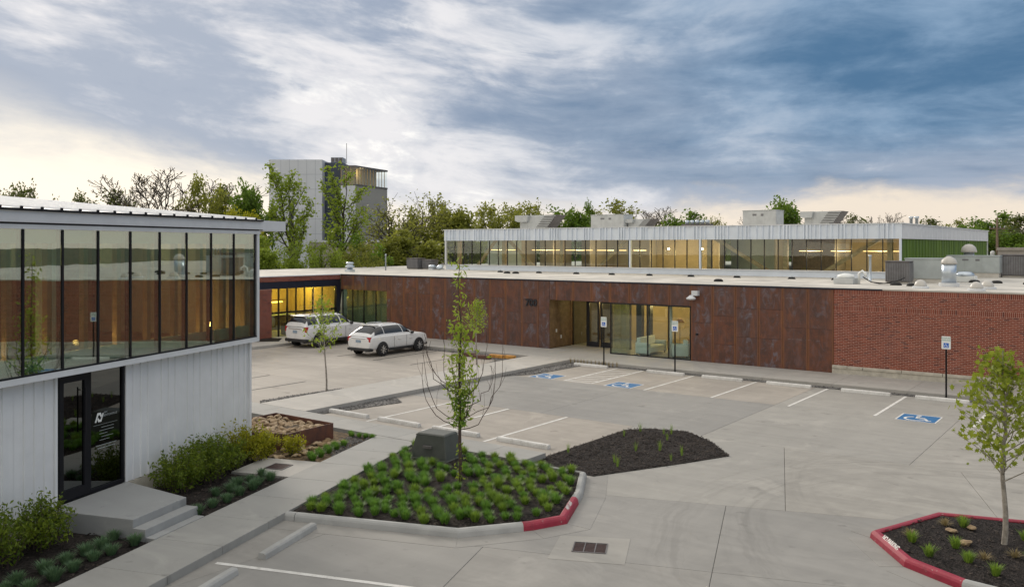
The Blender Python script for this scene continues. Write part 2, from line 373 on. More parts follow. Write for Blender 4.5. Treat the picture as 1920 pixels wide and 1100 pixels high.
class MB:
    """collects shapes, then links them as one mesh object"""
    def __init__(s): s.v = []; s.f = []
    def poly(s, pts):
        i = len(s.v); s.v += [tuple(p) for p in pts]; s.f.append(tuple(range(i, i + len(pts)))); return s
    def box(s, x0, x1, y0, y1, z0, z1):
        i = len(s.v)
        s.v += [(x0, y0, z0), (x1, y0, z0), (x1, y1, z0), (x0, y1, z0), (x0, y0, z1), (x1, y0, z1), (x1, y1, z1), (x0, y1, z1)]
        s.f += [tuple(i + j for j in q) for q in ((3, 2, 1, 0), (4, 5, 6, 7), (0, 1, 5, 4), (1, 2, 6, 5), (2, 3, 7, 6), (3, 0, 4, 7))]
        return s
    def prism(s, pts, z0, z1):
        """pts ccw in plan"""
        i = len(s.v); n = len(pts)
        s.v += [(p[0], p[1], z0) for p in pts] + [(p[0], p[1], z1) for p in pts]
        s.f += [tuple(range(i + n - 1, i - 1, -1)), tuple(range(i + n, i + 2 * n))]
        s.f += [(i + j, i + (j + 1) % n, i + n + (j + 1) % n, i + n + j) for j in range(n)]
        return s
    def extrude(s, pts, vec):
        """closed 3d outline swept along a vector"""
        i = len(s.v); n = len(pts); vec = Vector(vec)
        s.v += [tuple(p) for p in pts] + [tuple(Vector(p) + vec) for p in pts]
        s.f += [tuple(range(i + n - 1, i - 1, -1)), tuple(range(i + n, i + 2 * n))]
        s.f += [(i + j, i + (j + 1) % n, i + n + (j + 1) % n, i + n + j) for j in range(n)]
        return s
    def beam(s, a, b, w, h):
        a, b = Vector(a), Vector(b); d = (b - a).normalized()
        u = d.cross(Vector((0, 0, 1)))
        if u.length < 1e-3: u = Vector((1, 0, 0))
        u.normalize(); n = u.cross(d)
        pts = [a + u * (sx * w / 2) + n * (sy * h / 2) for sx, sy in ((-1, -1), (1, -1), (1, 1), (-1, 1))]
        return s.extrude(pts, b - a)
    def tube(s, pts, rad, n=6, cap=True):
        pts = [Vector(p) for p in pts]; i0 = len(s.v)
        if not isinstance(rad, (list, tuple)): rad = [rad] * len(pts)
        d = (pts[1] - pts[0]).normalized(); u = d.orthogonal().normalized()
        for j, p in enumerate(pts):
            if 0 < j < len(pts) - 1: d = (pts[j + 1] - pts[j - 1]).normalized()
            elif j: d = (pts[j] - pts[j - 1]).normalized()
            u = (u - d * u.dot(d)).normalized(); w = d.cross(u)
            for t in range(n):
                a = 2 * math.pi * t / n
                s.v.append(tuple(p + (u * math.cos(a) + w * math.sin(a)) * rad[j]))
        for j in range(len(pts) - 1):
            for t in range(n):
                a = i0 + j * n + t; b = i0 + j * n + (t + 1) % n
                s.f.append((a, b, b + n, a + n))
        if cap:
            s.f.append(tuple(i0 + t for t in range(n - 1, -1, -1))); e = i0 + (len(pts) - 1) * n; s.f.append(tuple(e + t for t in range(n)))
        return s
    def lathe(s, prof, c=(0, 0, 0), n=20, axis='z'):
        i0 = len(s.v); m = len(prof)
        for t in range(n):
            a = 2 * math.pi * t / n
            for r, h in prof:
                x, y, z = r * math.cos(a), r * math.sin(a), h
                if axis == 'x': x, y, z = z, x, y
                elif axis == 'y': x, y, z = y, z, x
                s.v.append((c[0] + x, c[1] + y, c[2] + z))
        for t in range(n):
            for j in range(m - 1):
                a = i0 + t * m + j; b = i0 + ((t + 1) % n) * m + j
                s.f.append((a, b, b + 1, a + 1))
        for j, rev in ((0, True), (m - 1, False)):
            if prof[j][0] > 1e-6:
                q = [i0 + t * m + j for t in range(n)]
                s.f.append(tuple(reversed(q)) if rev else tuple(q))
        return s
    def mesh(s, name='mesh', smooth=False):
        me = bpy.data.meshes.new(name); me.from_pydata(s.v, [], s.f); me.update()
        if smooth: me.shade_smooth()
        return me
    def build(s, name, mat, parent=None, loc=(0, 0, 0), rz=0., smooth=False, bevel=0., off=None, fix=False):
        if off: s.v = [(v[0] - off[0], v[1] - off[1], v[2] - off[2]) for v in s.v]
        me = s.mesh(name, smooth)
        if fix:
            bm = bmesh.new(); bm.from_mesh(me); bmesh.ops.recalc_face_normals(bm, faces=bm.faces); bm.to_mesh(me); bm.free()
        return link(name, me, mat, parent, loc, rz, bevel)

def link(name, me, mat, parent=None, loc=(0, 0, 0), rz=0., bevel=0.):
    o = bpy.data.objects.new(name, me); COL.objects.link(o)
    if mat and not me.materials: me.materials.append(MATS[mat])
    o.location = loc; o.rotation_euler = (0, 0, rz); o.parent = parent
    if bevel:
        b = o.modifiers.new('bevel', 'BEVEL'); b.width = bevel; b.segments = 2; b.limit_method = 'ANGLE'; b.angle_limit = R(40)
    return o
def tag(o, label=None, cat=None, group=None, kind=None):
    if label: o['label'] = label
    if cat: o['category'] = cat
    if group: o['group'] = group
    if kind: o['kind'] = kind
    return o
def thing(name, label, cat, loc=(0, 0, 0), rz=0., group=None):
    o = bpy.data.objects.new(name, None); COL.objects.link(o); o.empty_display_size = .2
    o.location = loc; o.rotation_euler = (0, 0, rz)
    return tag(o, label, cat, group)
def copy_tree(o, parent=None):
    c = o.copy(); COL.objects.link(c); c.parent = parent
    for ch in [q for q in o.children]: copy_tree(ch, c)
    return c
_dg = None
def text_mesh(body, size, depth=.0, align='CENTER', bold=0.):
    cu = bpy.data.curves.new('lettering', 'FONT'); cu.body = body; cu.size = size; cu.extrude = depth; cu.align_x = align; cu.offset = bold
    o = bpy.data.objects.new('lettering', cu); COL.objects.link(o)
    bpy.context.view_layer.update()
    me = bpy.data.meshes.new_from_object(o.evaluated_get(bpy.context.evaluated_depsgraph_get()))
    bpy.data.objects.remove(o); bpy.data.curves.remove(cu)
    return me
def lettering(body, size, mat, parent, M, depth=.004, align='CENTER', bold=0., name='lettering'):
    me = text_mesh(body, size, depth, align, bold); me.transform(M)
    return link(name, me, mat, parent)
def frame_matrix(o, right, up):
    r = Vector(right).normalized(); u = Vector(up); u = (u - r * u.dot(r)).normalized(); n = r.cross(u)
    return Matrix(((r.x, u.x, n.x, o[0]), (r.y, u.y, n.y, o[1]), (r.z, u.z, n.z, o[2]), (0, 0, 0, 1)))

def cut(poly, p, d):
    """split a convex polygon by the line through p along d"""
    a, b = [], []; n = len(poly); nx, ny = -d[1], d[0]
    sd = [(q[0] - p[0]) * nx + (q[1] - p[1]) * ny for q in poly]
    for i in range(n):
        j = (i + 1) % n
        (a if sd[i] >= 0 else b).append(poly[i])
        if (sd[i] > 1e-9 and sd[j] < -1e-9) or (sd[i] < -1e-9 and sd[j] > 1e-9):
            t = sd[i] / (sd[i] - sd[j]); q = (poly[i][0] + (poly[j][0] - poly[i][0]) * t, poly[i][1] + (poly[j][1] - poly[i][1]) * t)
            a.append(q); b.append(q)
    return [q for q in (a, b) if len(q) > 2 and abs(area(q)) > .02]
def area(p): return .5 * sum(p[i][0] * p[(i + 1) % len(p)][1] - p[(i + 1) % len(p)][0] * p[i][1] for i in range(len(p)))
def cen(p): return (sum(q[0] for q in p) / len(p), sum(q[1] for q in p) / len(p))
def inset(poly, d):
    """move every edge of a ccw polygon inwards by d (d may be a list)"""
    n = len(poly); out = []; ds = d if isinstance(d, (list, tuple)) else [d] * n
    L = []
    for i in range(n):
        a, b = poly[i], poly[(i + 1) % n]; ex, ey = b[0] - a[0], b[1] - a[1]; l = math.hypot(ex, ey)
        nx, ny = -ey / l, ex / l; L.append((a[0] + nx * ds[i], a[1] + ny * ds[i], ex / l, ey / l))
    for i in range(n):
        x1, y1, dx1, dy1 = L[i - 1]; x2, y2, dx2, dy2 = L[i]
        den = dx1 * dy2 - dy1 * dx2
        if abs(den) < 1e-6: out.append((x2, y2)); continue
        t = ((x2 - x1) * dy2 - (y2 - y1) * dx2) / den; out.append((x1 + dx1 * t, y1 + dy1 * t))
    return out
def ccw(p): return p if area(p) > 0 else list(reversed(p))
def slab(poly, z0, z1, name, mat, parent, gap=.0045, bev=.007):
    poly = ccw(poly); c = cen(poly); q = inset(poly, gap)
    q2 = inset(poly, gap + bev); mb = MB(); n = len(q)
    mb.v = [(p[0] - c[0], p[1] - c[1], z0) for p in q] + [(p[0] - c[0], p[1] - c[1], z1 - bev * .7) for p in q] + [(p[0] - c[0], p[1] - c[1], z1) for p in q2]
    for k in (0, 1): mb.f += [(k * n + j, k * n + (j + 1) % n, (k + 1) * n + (j + 1) % n, (k + 1) * n + j) for j in range(n)]
    mb.f += [tuple(range(2 * n, 3 * n))]
    return mb.build(name, mat, parent, (c[0], c[1], 0))
def inside(p, poly):
    x, y = p; r = False; n = len(poly)
    for i in range(n):
        (x1, y1), (x2, y2) = poly[i], poly[i - 1]
        if (y1 > y) != (y2 > y) and x < (x2 - x1) * (y - y1) / (y2 - y1) + x1: r = not r
    return r
def soil(poly, z, name, mat, step=.3, amp=.03, mound=0., parent=None, kind='structure'):
    """a bed of loose material: the outline cut into small cells and roughened"""
    poly = ccw(poly); bm = bmesh.new(); f = bm.faces.new([bm.verts.new((p[0], p[1], 0)) for p in poly])
    xs = [p[0] for p in poly]; ys = [p[1] for p in poly]
    for ax, lo, hi in ((0, min(xs), max(xs)), (1, min(ys), max(ys))):
        t = lo + step
        while t < hi:
            co = [0, 0, 0]; no = [0, 0, 0]; co[ax] = t; no[ax] = 1
            bmesh.ops.bisect_plane(bm, geom=bm.verts[:] + bm.edges[:] + bm.faces[:], plane_co=co, plane_no=no); t += step
    bmesh.ops.triangulate(bm, faces=bm.faces[:])
    for v in bm.verts:
        e = 0 if v.is_boundary else 1
        v.co.z = z + e * (amp * mnoise.noise((v.co.x * 2.3, v.co.y * 2.3, 1.7)) + amp * .6 * mnoise.noise((v.co.x * 7, v.co.y * 7, 5.)) + mound)
    me = bpy.data.meshes.new(name); bm.to_mesh(me); bm.free()
    o = link(name, me, mat, parent)
    if kind: o['kind'] = kind
    return o
def chips(poly, z, n, seed, name, mat, label, lo=.02, hi=.05, flat=.4, cat=None):
    """loose bark chips or gravel lying on a bed"""
    rg = random.Random(seed); xs = [p[0] for p in poly]; ys = [p[1] for p in poly]; mb = MB(); c = 0
    while c < n:
        x, y = rg.uniform(min(xs), max(xs)), rg.uniform(min(ys), max(ys))
        if not inside((x, y), poly): continue
        c += 1; s = rg.uniform(lo, hi); a = rg.uniform(0, 6.3); w = s * rg.uniform(.3, .7); h = s * flat * rg.uniform(.5, 1.)
        dx, dy = math.cos(a), math.sin(a); zz = z + rg.uniform(0, .02); tl = rg.uniform(-.4, .4) * s
        i = len(mb.v)
        mb.v += [(x - dx * s, y - dy * s, zz - tl), (x - dy * w, y + dx * w, zz), (x + dx * s, y + dy * s, zz + tl), (x + dy * w, y - dx * w, zz), (x, y, zz + h)]
        mb.f += [(i, i + 3, i + 4), (i + 3, i + 2, i + 4), (i + 2, i + 1, i + 4), (i + 1, i, i + 4)]
    o = mb.build(name, mat); tag(o, label, cat, kind='stuff'); return o

# ------------------------------------------------------------------ ground, lots and walks
g = MB().poly([(-1500, -400, -.22), (900, -400, -.22), (900, 1800, -.22), (-1500, 1800, -.22)]).build('ground', 'ground'); tag(g, kind='structure')

lot = MB().poly([(-22.2, 1, -.03), (24, 1, -.03), (24, 34.4, -.03), (-22.2, 34.4, -.03)]).build('parking_lot', 'joint'); tag(lot, kind='structure')
XD, YD = (1, 0), (0, 1); UD, VD = (CA, SA), (-SA, CA)
def cuts(polys, lines):
    for p, d, cond in lines:
        out = []
        for q in polys: out += cut(q, p, d) if (cond is None or cond(cen(q))) else [q]
        polys = out
    return polys
north = [[(-22, 23.35), (24, 23.35), (24, 34.3), (-22, 34.3)]]
north = cuts(north, [((0, 29.45), XD, None)] + [((x, 0), YD, None) for x in (-16.2, -10.5, -4.9, .7, 6.3, 12., 18.)])
for q in north:
    c = cen(q); mt = 'lot_grey' if c[1] < 29.45 and c[0] < -10.5 else ('lot_warm' if c[1] > 29.45 and c[0] < -10.5 else 'lot_pale')
    slab(q, -.16, 0, 'concrete_slab', mt, lot)
for q in cuts([[(-22, 18.3), (-12.7, 18.3), (-12.7, 23.35), (-22, 23.35)]], [((-17.35, 0), YD, None)]): slab(q, -.16, 0, 'concrete_slab', 'lot_warm', lot)
south = [[(-12.7, 1), (24, 1), (24, 23.35), (-12.7, 23.35)], [(-22, 1), (-12.7, 1), (-12.7, 18.3), (-22, 18.3)]]
inL = lambda c: (CA * c[0] + SA * c[1], -SA * c[0] + CA * c[1])
south = cuts(south, [(fL(0, 18.8), UD, None), (fL(0, 14.9), UD, lambda c: inL(c)[1] < 18.8), (fL(-5.2, 0), VD, lambda c: inL(c)[1] < 14.9),
                     (fL(-1.1, 0), VD, lambda c: inL(c)[1] < 18.8), (fL(.1, 0), VD, lambda c: inL(c)[1] > 18.8), (fL(4.2, 0), VD, None), (fL(10, 0), VD, None), (fL(0, 8), UD, None)])
for q in south: slab(q, -.16, 0, 'concrete_slab', 'lot_pale' if inL(cen(q))[1] > 18.8 else 'lot_grey', lot)

wlot = MB().poly([(-48, 12, -.03), (-24.3, 12, -.03), (-24.3, 34.4, -.03), (-48, 34.4, -.03)]).build('west_parking_lot', 'joint'); tag(wlot, kind='structure')
for q in cuts([[(-38.3, 14), (-24.4, 14), (-24.4, 34.3), (-38.3, 34.3)]], [((0, 29.4), XD, None), ((0, 23.4), XD, None), ((-31.4, 0), YD, None)]): slab(q, -.16, 0, 'concrete_slab', 'lot_warm', wlot)

walk = MB().poly([(-46, 34.3, .02), (14, 34.3, .02), (14, 41.4, .02), (-46, 41.4, .02)]).build('sidewalk', 'joint'); tag(walk, kind='structure')
def walk_run(poly, lines, mat='walk', z=.15, par=None):
    for q in cuts([poly], [(p, d, None) for p, d in lines]): slab(q, -.2, z, 'concrete_slab', mat, par or walk)
walk_run([(-45, 34.3), (14, 34.3), (14, 37.28), (-45, 37.28)], [((x, 0), YD) for x in [-43 + 2.75 * i for i in range(21)]], 'walk')
walk_run([(-25.2, 37.29), (-21.62, 37.29), (-21.62, 39.5), (-25.2, 39.5)], [((0, 38.4), XD)], 'walk')
walk_run([(-24.4, 18.45), (-22.05, 18.45), (-22.05, 34.29), (-24.4, 34.29)], [((0, 18.45 + 2.64 * i), XD) for i in range(1, 6)], 'walk')
walk_run([(-30, 17.1), (-12.6, 17.42), (-12.6, 18.44), (-30, 18.44)], [((-13.9 - 1.55 * i, 0), YD) for i in range(11)], 'walk_dark')
walk_run([fL(-10.9, 4), fL(-9.5, 4), fL(-9.5, 21.69), fL(-10.9, 22.16)], [(fL(0, 4.45 + 1.45 * i), UD) for i in range(13)], 'walk_dark')
walk_run([(-41.4, 18.46), (-38.32, 18.46), (-38.32, 34.28), (-41.4, 34.28)], [((0, 18.46 + 2.64 * i), XD) for i in range(1, 6)], 'walk')
walk_run([fL(-12.5, 17.62), fL(-10.92, 17.62), fL(-10.92, 19.05), fL(-12.5, 19.05)], [], 'walk', .13)

# gravel strips beside the walks
gr = [[(-22.95, 18.47), (-21.9, 18.47), (-21.15, 22.0), (-22.04, 22.62)], [(-22.04, 28.9), (-21.2, 30.2), (-21.0, 33.92), (-22.04, 34.28)],
      [(-21.25, 33.95), (14, 33.95), (14, 34.29), (-21.25, 34.29)], [(-25.4, 19.2), (-24.41, 18.5), (-24.41, 23.4), (-25.2, 22.6)], [(-24.41, 29.0), (-24.41, 34.28), (-28.3, 34.28), (-25.3, 32.8)], [(-34, 33.9), (-28.3, 33.9), (-28.3, 34.28), (-34, 34.28)]]
for i, q in enumerate(gr):
    soil(ccw(q), .016, 'gravel_bed', 'gravel', .4, .012)
    chips(ccw(q), .02, int(170 * abs(area(q))), 40 + i, 'gravel', 'gravel', 'loose grey gravel filling the strip beside the concrete walk', .015, .04, .7)

# painted stall lines, hatching, dark lines and access symbols
def stripe(name, a, b, w, mat, label, cat='marking', group=None, z=.0045):
    a, b = Vector((*a, 0)), Vector((*b, 0)); d = (b - a).normalized(); n = Vector((-d.y, d.x, 0)) * w / 2
    c = (a + b) / 2
    o = MB().poly([a - n - c, b - n - c, b + n - c, a + n - c]).build(name, mat, None, (c.x, c.y, z)); tag(o, label, cat, group); return o
ords = ['first', 'second', 'third', 'fourth']
for i, x in enumerate((-15.58, -12.85, -10.03, -7.22)):
    stripe('stall_line', (x, 29.42), (x, 33.9), .1, 'white_paint', '%s long white stall line counting from the hatched aisle towards the brick wall' % ords[i], 'stall line', 'white stall lines in front of the building')
stripe('stall_line', (-4.35, 29.42), (-4.35, 33.9), .1, 'white_paint', 'white stall line half hidden behind the leafy tree at the brick wall', 'stall line', 'white stall lines in front of the building')
for i, x in enumerate((-19.8, -17.45, -15.1)):
    stripe('stall_line', (x, 19.0), (x, 23.3), .1, 'white_paint', '%s white line of the middle parking row counting from the stone planter' % ords[i], 'stall line', 'white lines of the middle parking row')
a, b = fL(-9.36, 12.76), fL(-4.2, 12.77)
stripe('stall_line', a, b, .1, 'white_paint', 'thick white line along the bottom edge beside the entrance walk', 'stall line')
for i, (x, y0, y1, lb) in enumerate(((-27.55, 29.2, 33.2, 'short dark line nearest the leafless edge of the far lot'), (-30.1, 29.3, 33.9, 'dark line on the near side of the silver white crossover'), (-32.6, 29.3, 33.9, 'dark line between the two white cars'), (-27.6, 19.6, 23.1, 'long dark stall line beside the white ribbed corner'), (-30.15, 19.6, 23.3, 'farther dark stall line beside the white ribbed corner'))):
    stripe('dark_stall_line', (x, y0), (x, y1), .1, 'dark_paint', lb, 'stall line', 'dark stall lines in the far lot')
h = thing('hatched_aisle', 'white hatched access aisle between two blue wheelchair squares', 'marking', (-18.65, 31.9, .0045))
def hl(a, b, w=.1):
    a, b = Vector((a[0] + 18.65, a[1] - 31.9, 0)), Vector((b[0] + 18.65, b[1] - 31.9, 0)); d = (b - a).normalized(); n = Vector((-d.y, d.x, 0)) * w / 2
    MB().poly([a - n, b - n, b + n, a + n]).build('painted_line', 'white_paint', h)
hl((-19.3, 29.55), (-19.3, 34.0)); hl((-18.0, 29.55), (-18.0, 34.0)); hl((-19.24, 29.6), (-18.06, 29.6)); hl((-19.24, 33.95), (-18.06, 33.95))
for i in range(7): hl((-19.24, 29.75 + i * .55), (-18.06, 30.15 + i * .55 ))

def wheelchair(o, s, mat, parent, M):
    """the seated figure in its wheel, drawn from strokes"""
    def stroke(pts, w):
        mb = MB(); P = [Vector((*p, 0)) for p in pts]; L = []
        for i, p in enumerate(P):
            d = (P[min(i + 1, len(P) - 1)] - P[max(i - 1, 0)]).normalized(); n = Vector((-d.y, d.x, 0)) * w / 2; L.append((p + n, p - n))
        for i in range(len(L) - 1): mb.poly([L[i][1] * s, L[i + 1][1] * s, L[i + 1][0] * s, L[i][0] * s])
        return mb
    allm = MB()
    def add(m):
        i = len(allm.v); allm.v += m.v; allm.f += [tuple(i + j for j in f) for f in m.f]
    add(stroke([(-.06 + .27 * math.cos(R(t)), -.13 + .27 * math.sin(R(t))) for t in range(110, 341, 15)], .07))
    add(stroke([(-.05, .2), (-.03, -.06)], .1)); add(stroke([(-.03, -.06), (.17, -.06), (.27, -.3), (.36, -.27)], .085)); add(stroke([(-.04, .08), (.15, .08)], .06))
    add(MB().poly([Vector((-.06 + .075 * math.cos(R(t)), .34 + .075 * math.sin(R(t)), 0)) * s for t in range(0, 360, 30)]))
    me = allm.mesh('symbol'); me.transform(M); return link('symbol', me, mat, parent)
for (x, y, lb) in ((-20.5, 30.1, 'blue wheelchair square farthest from the brick wall'), (-16.77, 30.0, 'blue wheelchair square beside the hatched aisle towards the brick wall'), (-5.98, 29.85, 'blue wheelchair square by the leafy tree and brick wall')):
    t = thing('access_marking', lb, 'marking', (x, y, .0045), 0, 'blue wheelchair squares')
    MB().poly([(-.55, -.55, 0), (.55, -.55, 0), (.55, .55, 0), (-.55, .55, 0)]).build('blue_square', 'blue_paint', t)
    b = MB()
    for q in ((-.6, .6, .552, .6), (-.6, .6, -.6, -.552), (-.6, -.552, -.552, .552), (.552, .6, -.552, .552)): b.poly([(q[0], q[2], 0), (q[1], q[2], 0), (q[1], q[3], 0), (q[0], q[3], 0)])
    b.build('painted_border', 'white_paint', t)
    wheelchair((0, 0), 1.15, 'white_paint', t, Matrix.Translation((0, 0, .0025)))

# ------------------------------------------------------------------ planted islands with kerbs
def kerb_edge(parent, a, b, na, nb, mat, h=.15, w=.17, name='kerb'):
    """one straight kerb piece from a to b; na, nb are the mitre vectors (unit inwards offset) at its ends"""
    prof = [(-.0, 0), (.015, .09), (.035, .125), (.07, h), (w - .03, h), (w, h - .02), (w, -.05), (0, -.05)]
    mb = MB(); n = len(prof)
    for p, m in ((a, na), (b, nb)):
        for d, z in prof: mb.v.append((p[0] + m[0] * d, p[1] + m[1] * d, z))
    mb.f = [(j, n + j, n + (j + 1) % n, (j + 1) % n) for j in range(n)] + [tuple(range(n)), tuple(range(2 * n - 1, n - 1, -1))]
    return mb.build(name, mat, parent, fix=True)
def mitres(poly):
    q = inset(poly, 1.0); return [(q[i][0] - poly[i][0], q[i][1] - poly[i][1]) for i in range(len(poly))]
def lerp(a, b, t): return (a[0] + (b[0] - a[0]) * t, a[1] + (b[1] - a[1]) * t)

# island with the clump grasses
isl = [(-13.98, 11.15), (-10.5, 12.42), (-9.62, 13.62), (-9.3, 14.35), (-10.02, 16.1), (-10.78, 17.5), (-12.95, 17.41), (-16.35, 17.3)]
bed = tag(bpy.data.objects.new('planting_island', None), kind='structure'); COL.objects.link(bed)
mt = mitres(isl)
nrm = lambda i: ((lambda a, b: (-(b[1] - a[1]) / math.dist(a, b), (b[0] - a[0]) / math.dist(a, b)))(isl[i], isl[(i + 1) % len(isl)]))
p05 = lerp(isl[0], isl[1], .06); n0, n1 = nrm(0), nrm(1)
kerb_edge(bed, isl[0], p05, n0, n0, 'kerb'); kerb_edge(bed, lerp(isl[0], isl[1], .063), isl[1], n0, mt[1], 'kerb')
pm = lerp(isl[1], isl[2], .88)
kerb_edge(bed, isl[1], pm, mt[1], n1, 'kerb'); kerb_edge(bed, pm, isl[2], n1, mt[2], 'red_paint'); kerb_edge(bed, isl[2], isl[3], mt[2], mt[3], 'red_paint')
pr = lerp(isl[3], isl[4], .72); n3 = nrm(3)
kerb_edge(bed, isl[3], pr, mt[3], n3, 'red_paint'); kerb_edge(bed, pr, isl[4], n3, mt[4], 'kerb'); kerb_edge(bed, isl[4], isl[5], mt[4], mt[5], 'kerb')
kerb_edge(bed, isl[5], isl[6], mt[5], nrm(5), 'kerb', .15, .12)
isl_in = inset(isl, [.16] * 5 + [.12, .0, .0]); isl_in[6] = (-12.95, 17.4); isl_in[7] = fL(-9.49, 21.66)
isl_in[0] = fL(-9.49, 15.35)
soil(isl_in, .11, 'planting_bed', 'mulch', .28, .035, .02)
chips(isl_in, .13, 2600, 3, 'bark_mulch', 'chip', 'dark bark mulch between the clump grasses of the island')
# lettering along the kerb slope
def kerb_words(body, a, b, t, size, parent, flip=False, off=.05, gap=1.):
    a3, b3 = Vector((*a, 0)), Vector((*b, 0)); d = (b3 - a3).normalized(); n = Vector((-d.y, d.x, 0))
    o = a3 + (b3 - a3) * t + n * off + Vector((0, 0, .129))
    up = (n * .6 + Vector((0, 0, .55)))
    return lettering(body, size, 'white_paint', parent, frame_matrix(o, d, up) @ Matrix.Diagonal((.8 * gap, 1, 1, 1)), .002, bold=.004)
kerb_words('FIRE LANE', isl[3], isl[4], .36, .135, bed, off=.047)
iso = inset(isl, -.5)
for (a, b) in ((0, 1), (1, 2), (2, 3), (3, 4), (4, 5)):
    pa, pb = isl[a], isl[b]
    slab([pa, iso[a], iso[b], pb], -.1, .005, 'gutter_slab', 'lot_grey', bed, .004, .003)

# flush mulch bed
mb_poly = [(-12.72, 18.25), (-12.5, 17.62), (-10.7, 17.68), (-9.5, 20.1), (-8.88, 21.5), (-9.9, 22.75), (-11.07, 23.62), (-12.2, 23.3), (-12.65, 22.7)]
soil(ccw(mb_poly), .01, 'mulch_bed', 'mulch', .28, .03, .012)
chips(ccw(mb_poly), .025, 2600, 5, 'bark_mulch', 'chip', 'dark bark mulch of the flush wedge bed in the middle of the lot')

# right island
ri = [(-4.28, 17.1), (-3.42, 15.88), (-2.45, 15.35), (6, 14.2), (8, 20.0), (-1.6, 19.68), (-3.5, 19.1)]
rb = tag(bpy.data.objects.new('kerbed_island', None), kind='structure'); COL.objects.link(rb); rm = mitres(ri)
pz = lerp(ri[1], ri[2], .98)
kerb_edge(rb, ri[0], ri[1], rm[0], rm[1], 'red_paint'); kerb_edge(rb, ri[1], ri[2], rm[1], rm[2], 'red_paint'); kerb_edge(rb, ri[2], ri[3], rm[2], rm[3], 'kerb')
kerb_edge(rb, ri[3], ri[4], rm[3], rm[4], 'kerb'); kerb_edge(rb, ri[4], ri[5], rm[4], rm[5], 'red_paint'); kerb_edge(rb, ri[5], ri[6], rm[5], rm[6], 'red_paint'); kerb_edge(rb, ri[6], ri[0], rm[6], rm[0], 'red_paint')
kerb_words('NO PARKING', ri[0], ri[1], .5, .135, rb, off=.047)
ri_in = inset(ri, .165); soil(ri_in, .11, 'mulch_bed', 'mulch', .28, .03, .02)
chips(ri_in, .14, 2600, 6, 'bark_mulch', 'chip', 'dark bark mulch inside the red kerbed island')
for a, b in ((0, 1), (1, 2), (6, 0)):
    pa, pb = ri[a], ri[b]; l = math.dist(pa, pb); na = (-(pb[1] - pa[1]) / l, (pb[0] - pa[0]) / l)
    slab([pa, (pa[0] - na[0] * .42, pa[1] - na[1] * .42), (pb[0] - na[0] * .42, pb[1] - na[1] * .42), pb], -.1, .005, 'gutter_slab', 'lot_grey', rb, .004, .003)

# beds along the left building
b1 = [fL(-13.4, 4), fL(-10.93, 4), fL(-10.93, 13.05), fL(-11.35, 13.1), fL(-13.4, 13.1)]
b2 = [fL(-13.4, 15.25), fL(-10.93, 14.55), fL(-10.93, 17.6), fL(-12.5, 17.6), fL(-12.5, 19.05), fL(-13.4, 19.3)]
b3 = [fL(-13.4, 19.1), fL(-10.93, 19.07), fL(-10.93, 22.15), (-18.4, 17.2), (-21.5, 17.1), (-21.5, 14.2)]
for q, n, i in ((b1, 900, 7), (b2, 700, 8)):
    soil(q, .08, 'planting_bed', 'mulch', .28, .03, .02); chips(q, .1, n, i, 'bark_mulch', 'chip', 'dark bark mulch in the bed %s the concrete stoop' % ('before' if i == 7 else 'beyond'))
soil(b3, .08, 'stone_bed', 'rock_soil', .3, .03, .01)

# ------------------------------------------------------------------ main building
ob_loc = (-26, 44, 0)
office = thing('office_building', 'long low building with rusted steel front, red brick end and glazed upper storey', 'building', ob_loc)
def P(mb, name, mat, parent=office, **kw): return mb.build(name, mat, parent, off=ob_loc, **kw)
def sub(mb, name, mat, parent, **kw): return mb.build(name, mat, parent, off=ob_loc, **kw)
YW = 37.3; PW = 1.084; X0 = -10.79
rg = random.Random(11)
_pm = {}
def panel(xa, xb, za, zb):
    w, hh = round(xb - xa - .013, 3), round(zb - za - .007, 3)
    if w < .03: return
    me = _pm.get((w, hh))
    if me is None:
        m = MB(); x, z, e = w / 2, hh / 2, .006
        m.v = [(-x, .03, -z), (x, .03, -z), (x, .03, z), (-x, .03, z), (-x, e, -z), (x, e, -z), (x, e, z), (-x, e, z), (-x + e, 0, -z + e), (x - e, 0, -z + e), (x - e, 0, z - e), (-x + e, 0, z - e)]
        m.f = [(8, 9, 10, 11)] + [(a + i, a + (i + 1) % 4, a + 4 + (i + 1) % 4, a + 4 + i) for a in (0, 4) for i in range(4)]
        me = _pm[(w, hh)] = m.mesh('corten_panel')
    link('corten_panel', me, 'corten', office, ((xa + xb) / 2 - ob_loc[0], YW + rg.uniform(-.004, .004) - ob_loc[1], (za + zb) / 2))
ZB, ZT = .12, 3.66
for k in range(28):
    xb = X0 - PW * k; xa = xb - PW
    if k == 6: pass
    spans = []
    for oa, o_b, zo in ((-41.2, -37.14, 2.76), (-25.27, -17.294, 2.69)):
        a, b = max(xa, oa), min(xb, o_b)
        if b - a > .02:
            spans.append((a, b, zo))
    if not spans: cols = [(xa, xb, ZB)]
    else:
        a, b, zo = spans[0]; cols = [(a, b, zo)]
        if a - xa > .03: cols.append((xa, a, ZB))
        if xb - b > .03: cols.append((b, xb, ZB))
    for a, b, z0 in cols:
        if z0 > 1: panel(a, b, z0, ZT); continue
        lv = [ZB] + rg.choice(([2.69], [1.4, 2.69], [1.35], [1.95], [2.69], [1.0, 2.3])) + [ZT]
        for z1, z2 in zip(lv, lv[1:]): panel(a, b, z1, z2)
w = MB()
for xa, xb, za, zb in ((-37.13, -25.30, 0, 3.6), (-17.28, X0, 0, 3.6), (-41.2, -37.13, 2.78, 3.6), (-25.30, -17.28, 2.71, 3.6)): w.box(xa, xb, YW + .034, YW + .25, za, zb)
P(w, 'wall_backing', 'interior_dark')
P(MB().box(-25.30, -25.27, YW + .036, 39.6, .15, 2.7), 'entry_side_wall', 'timber_dark')
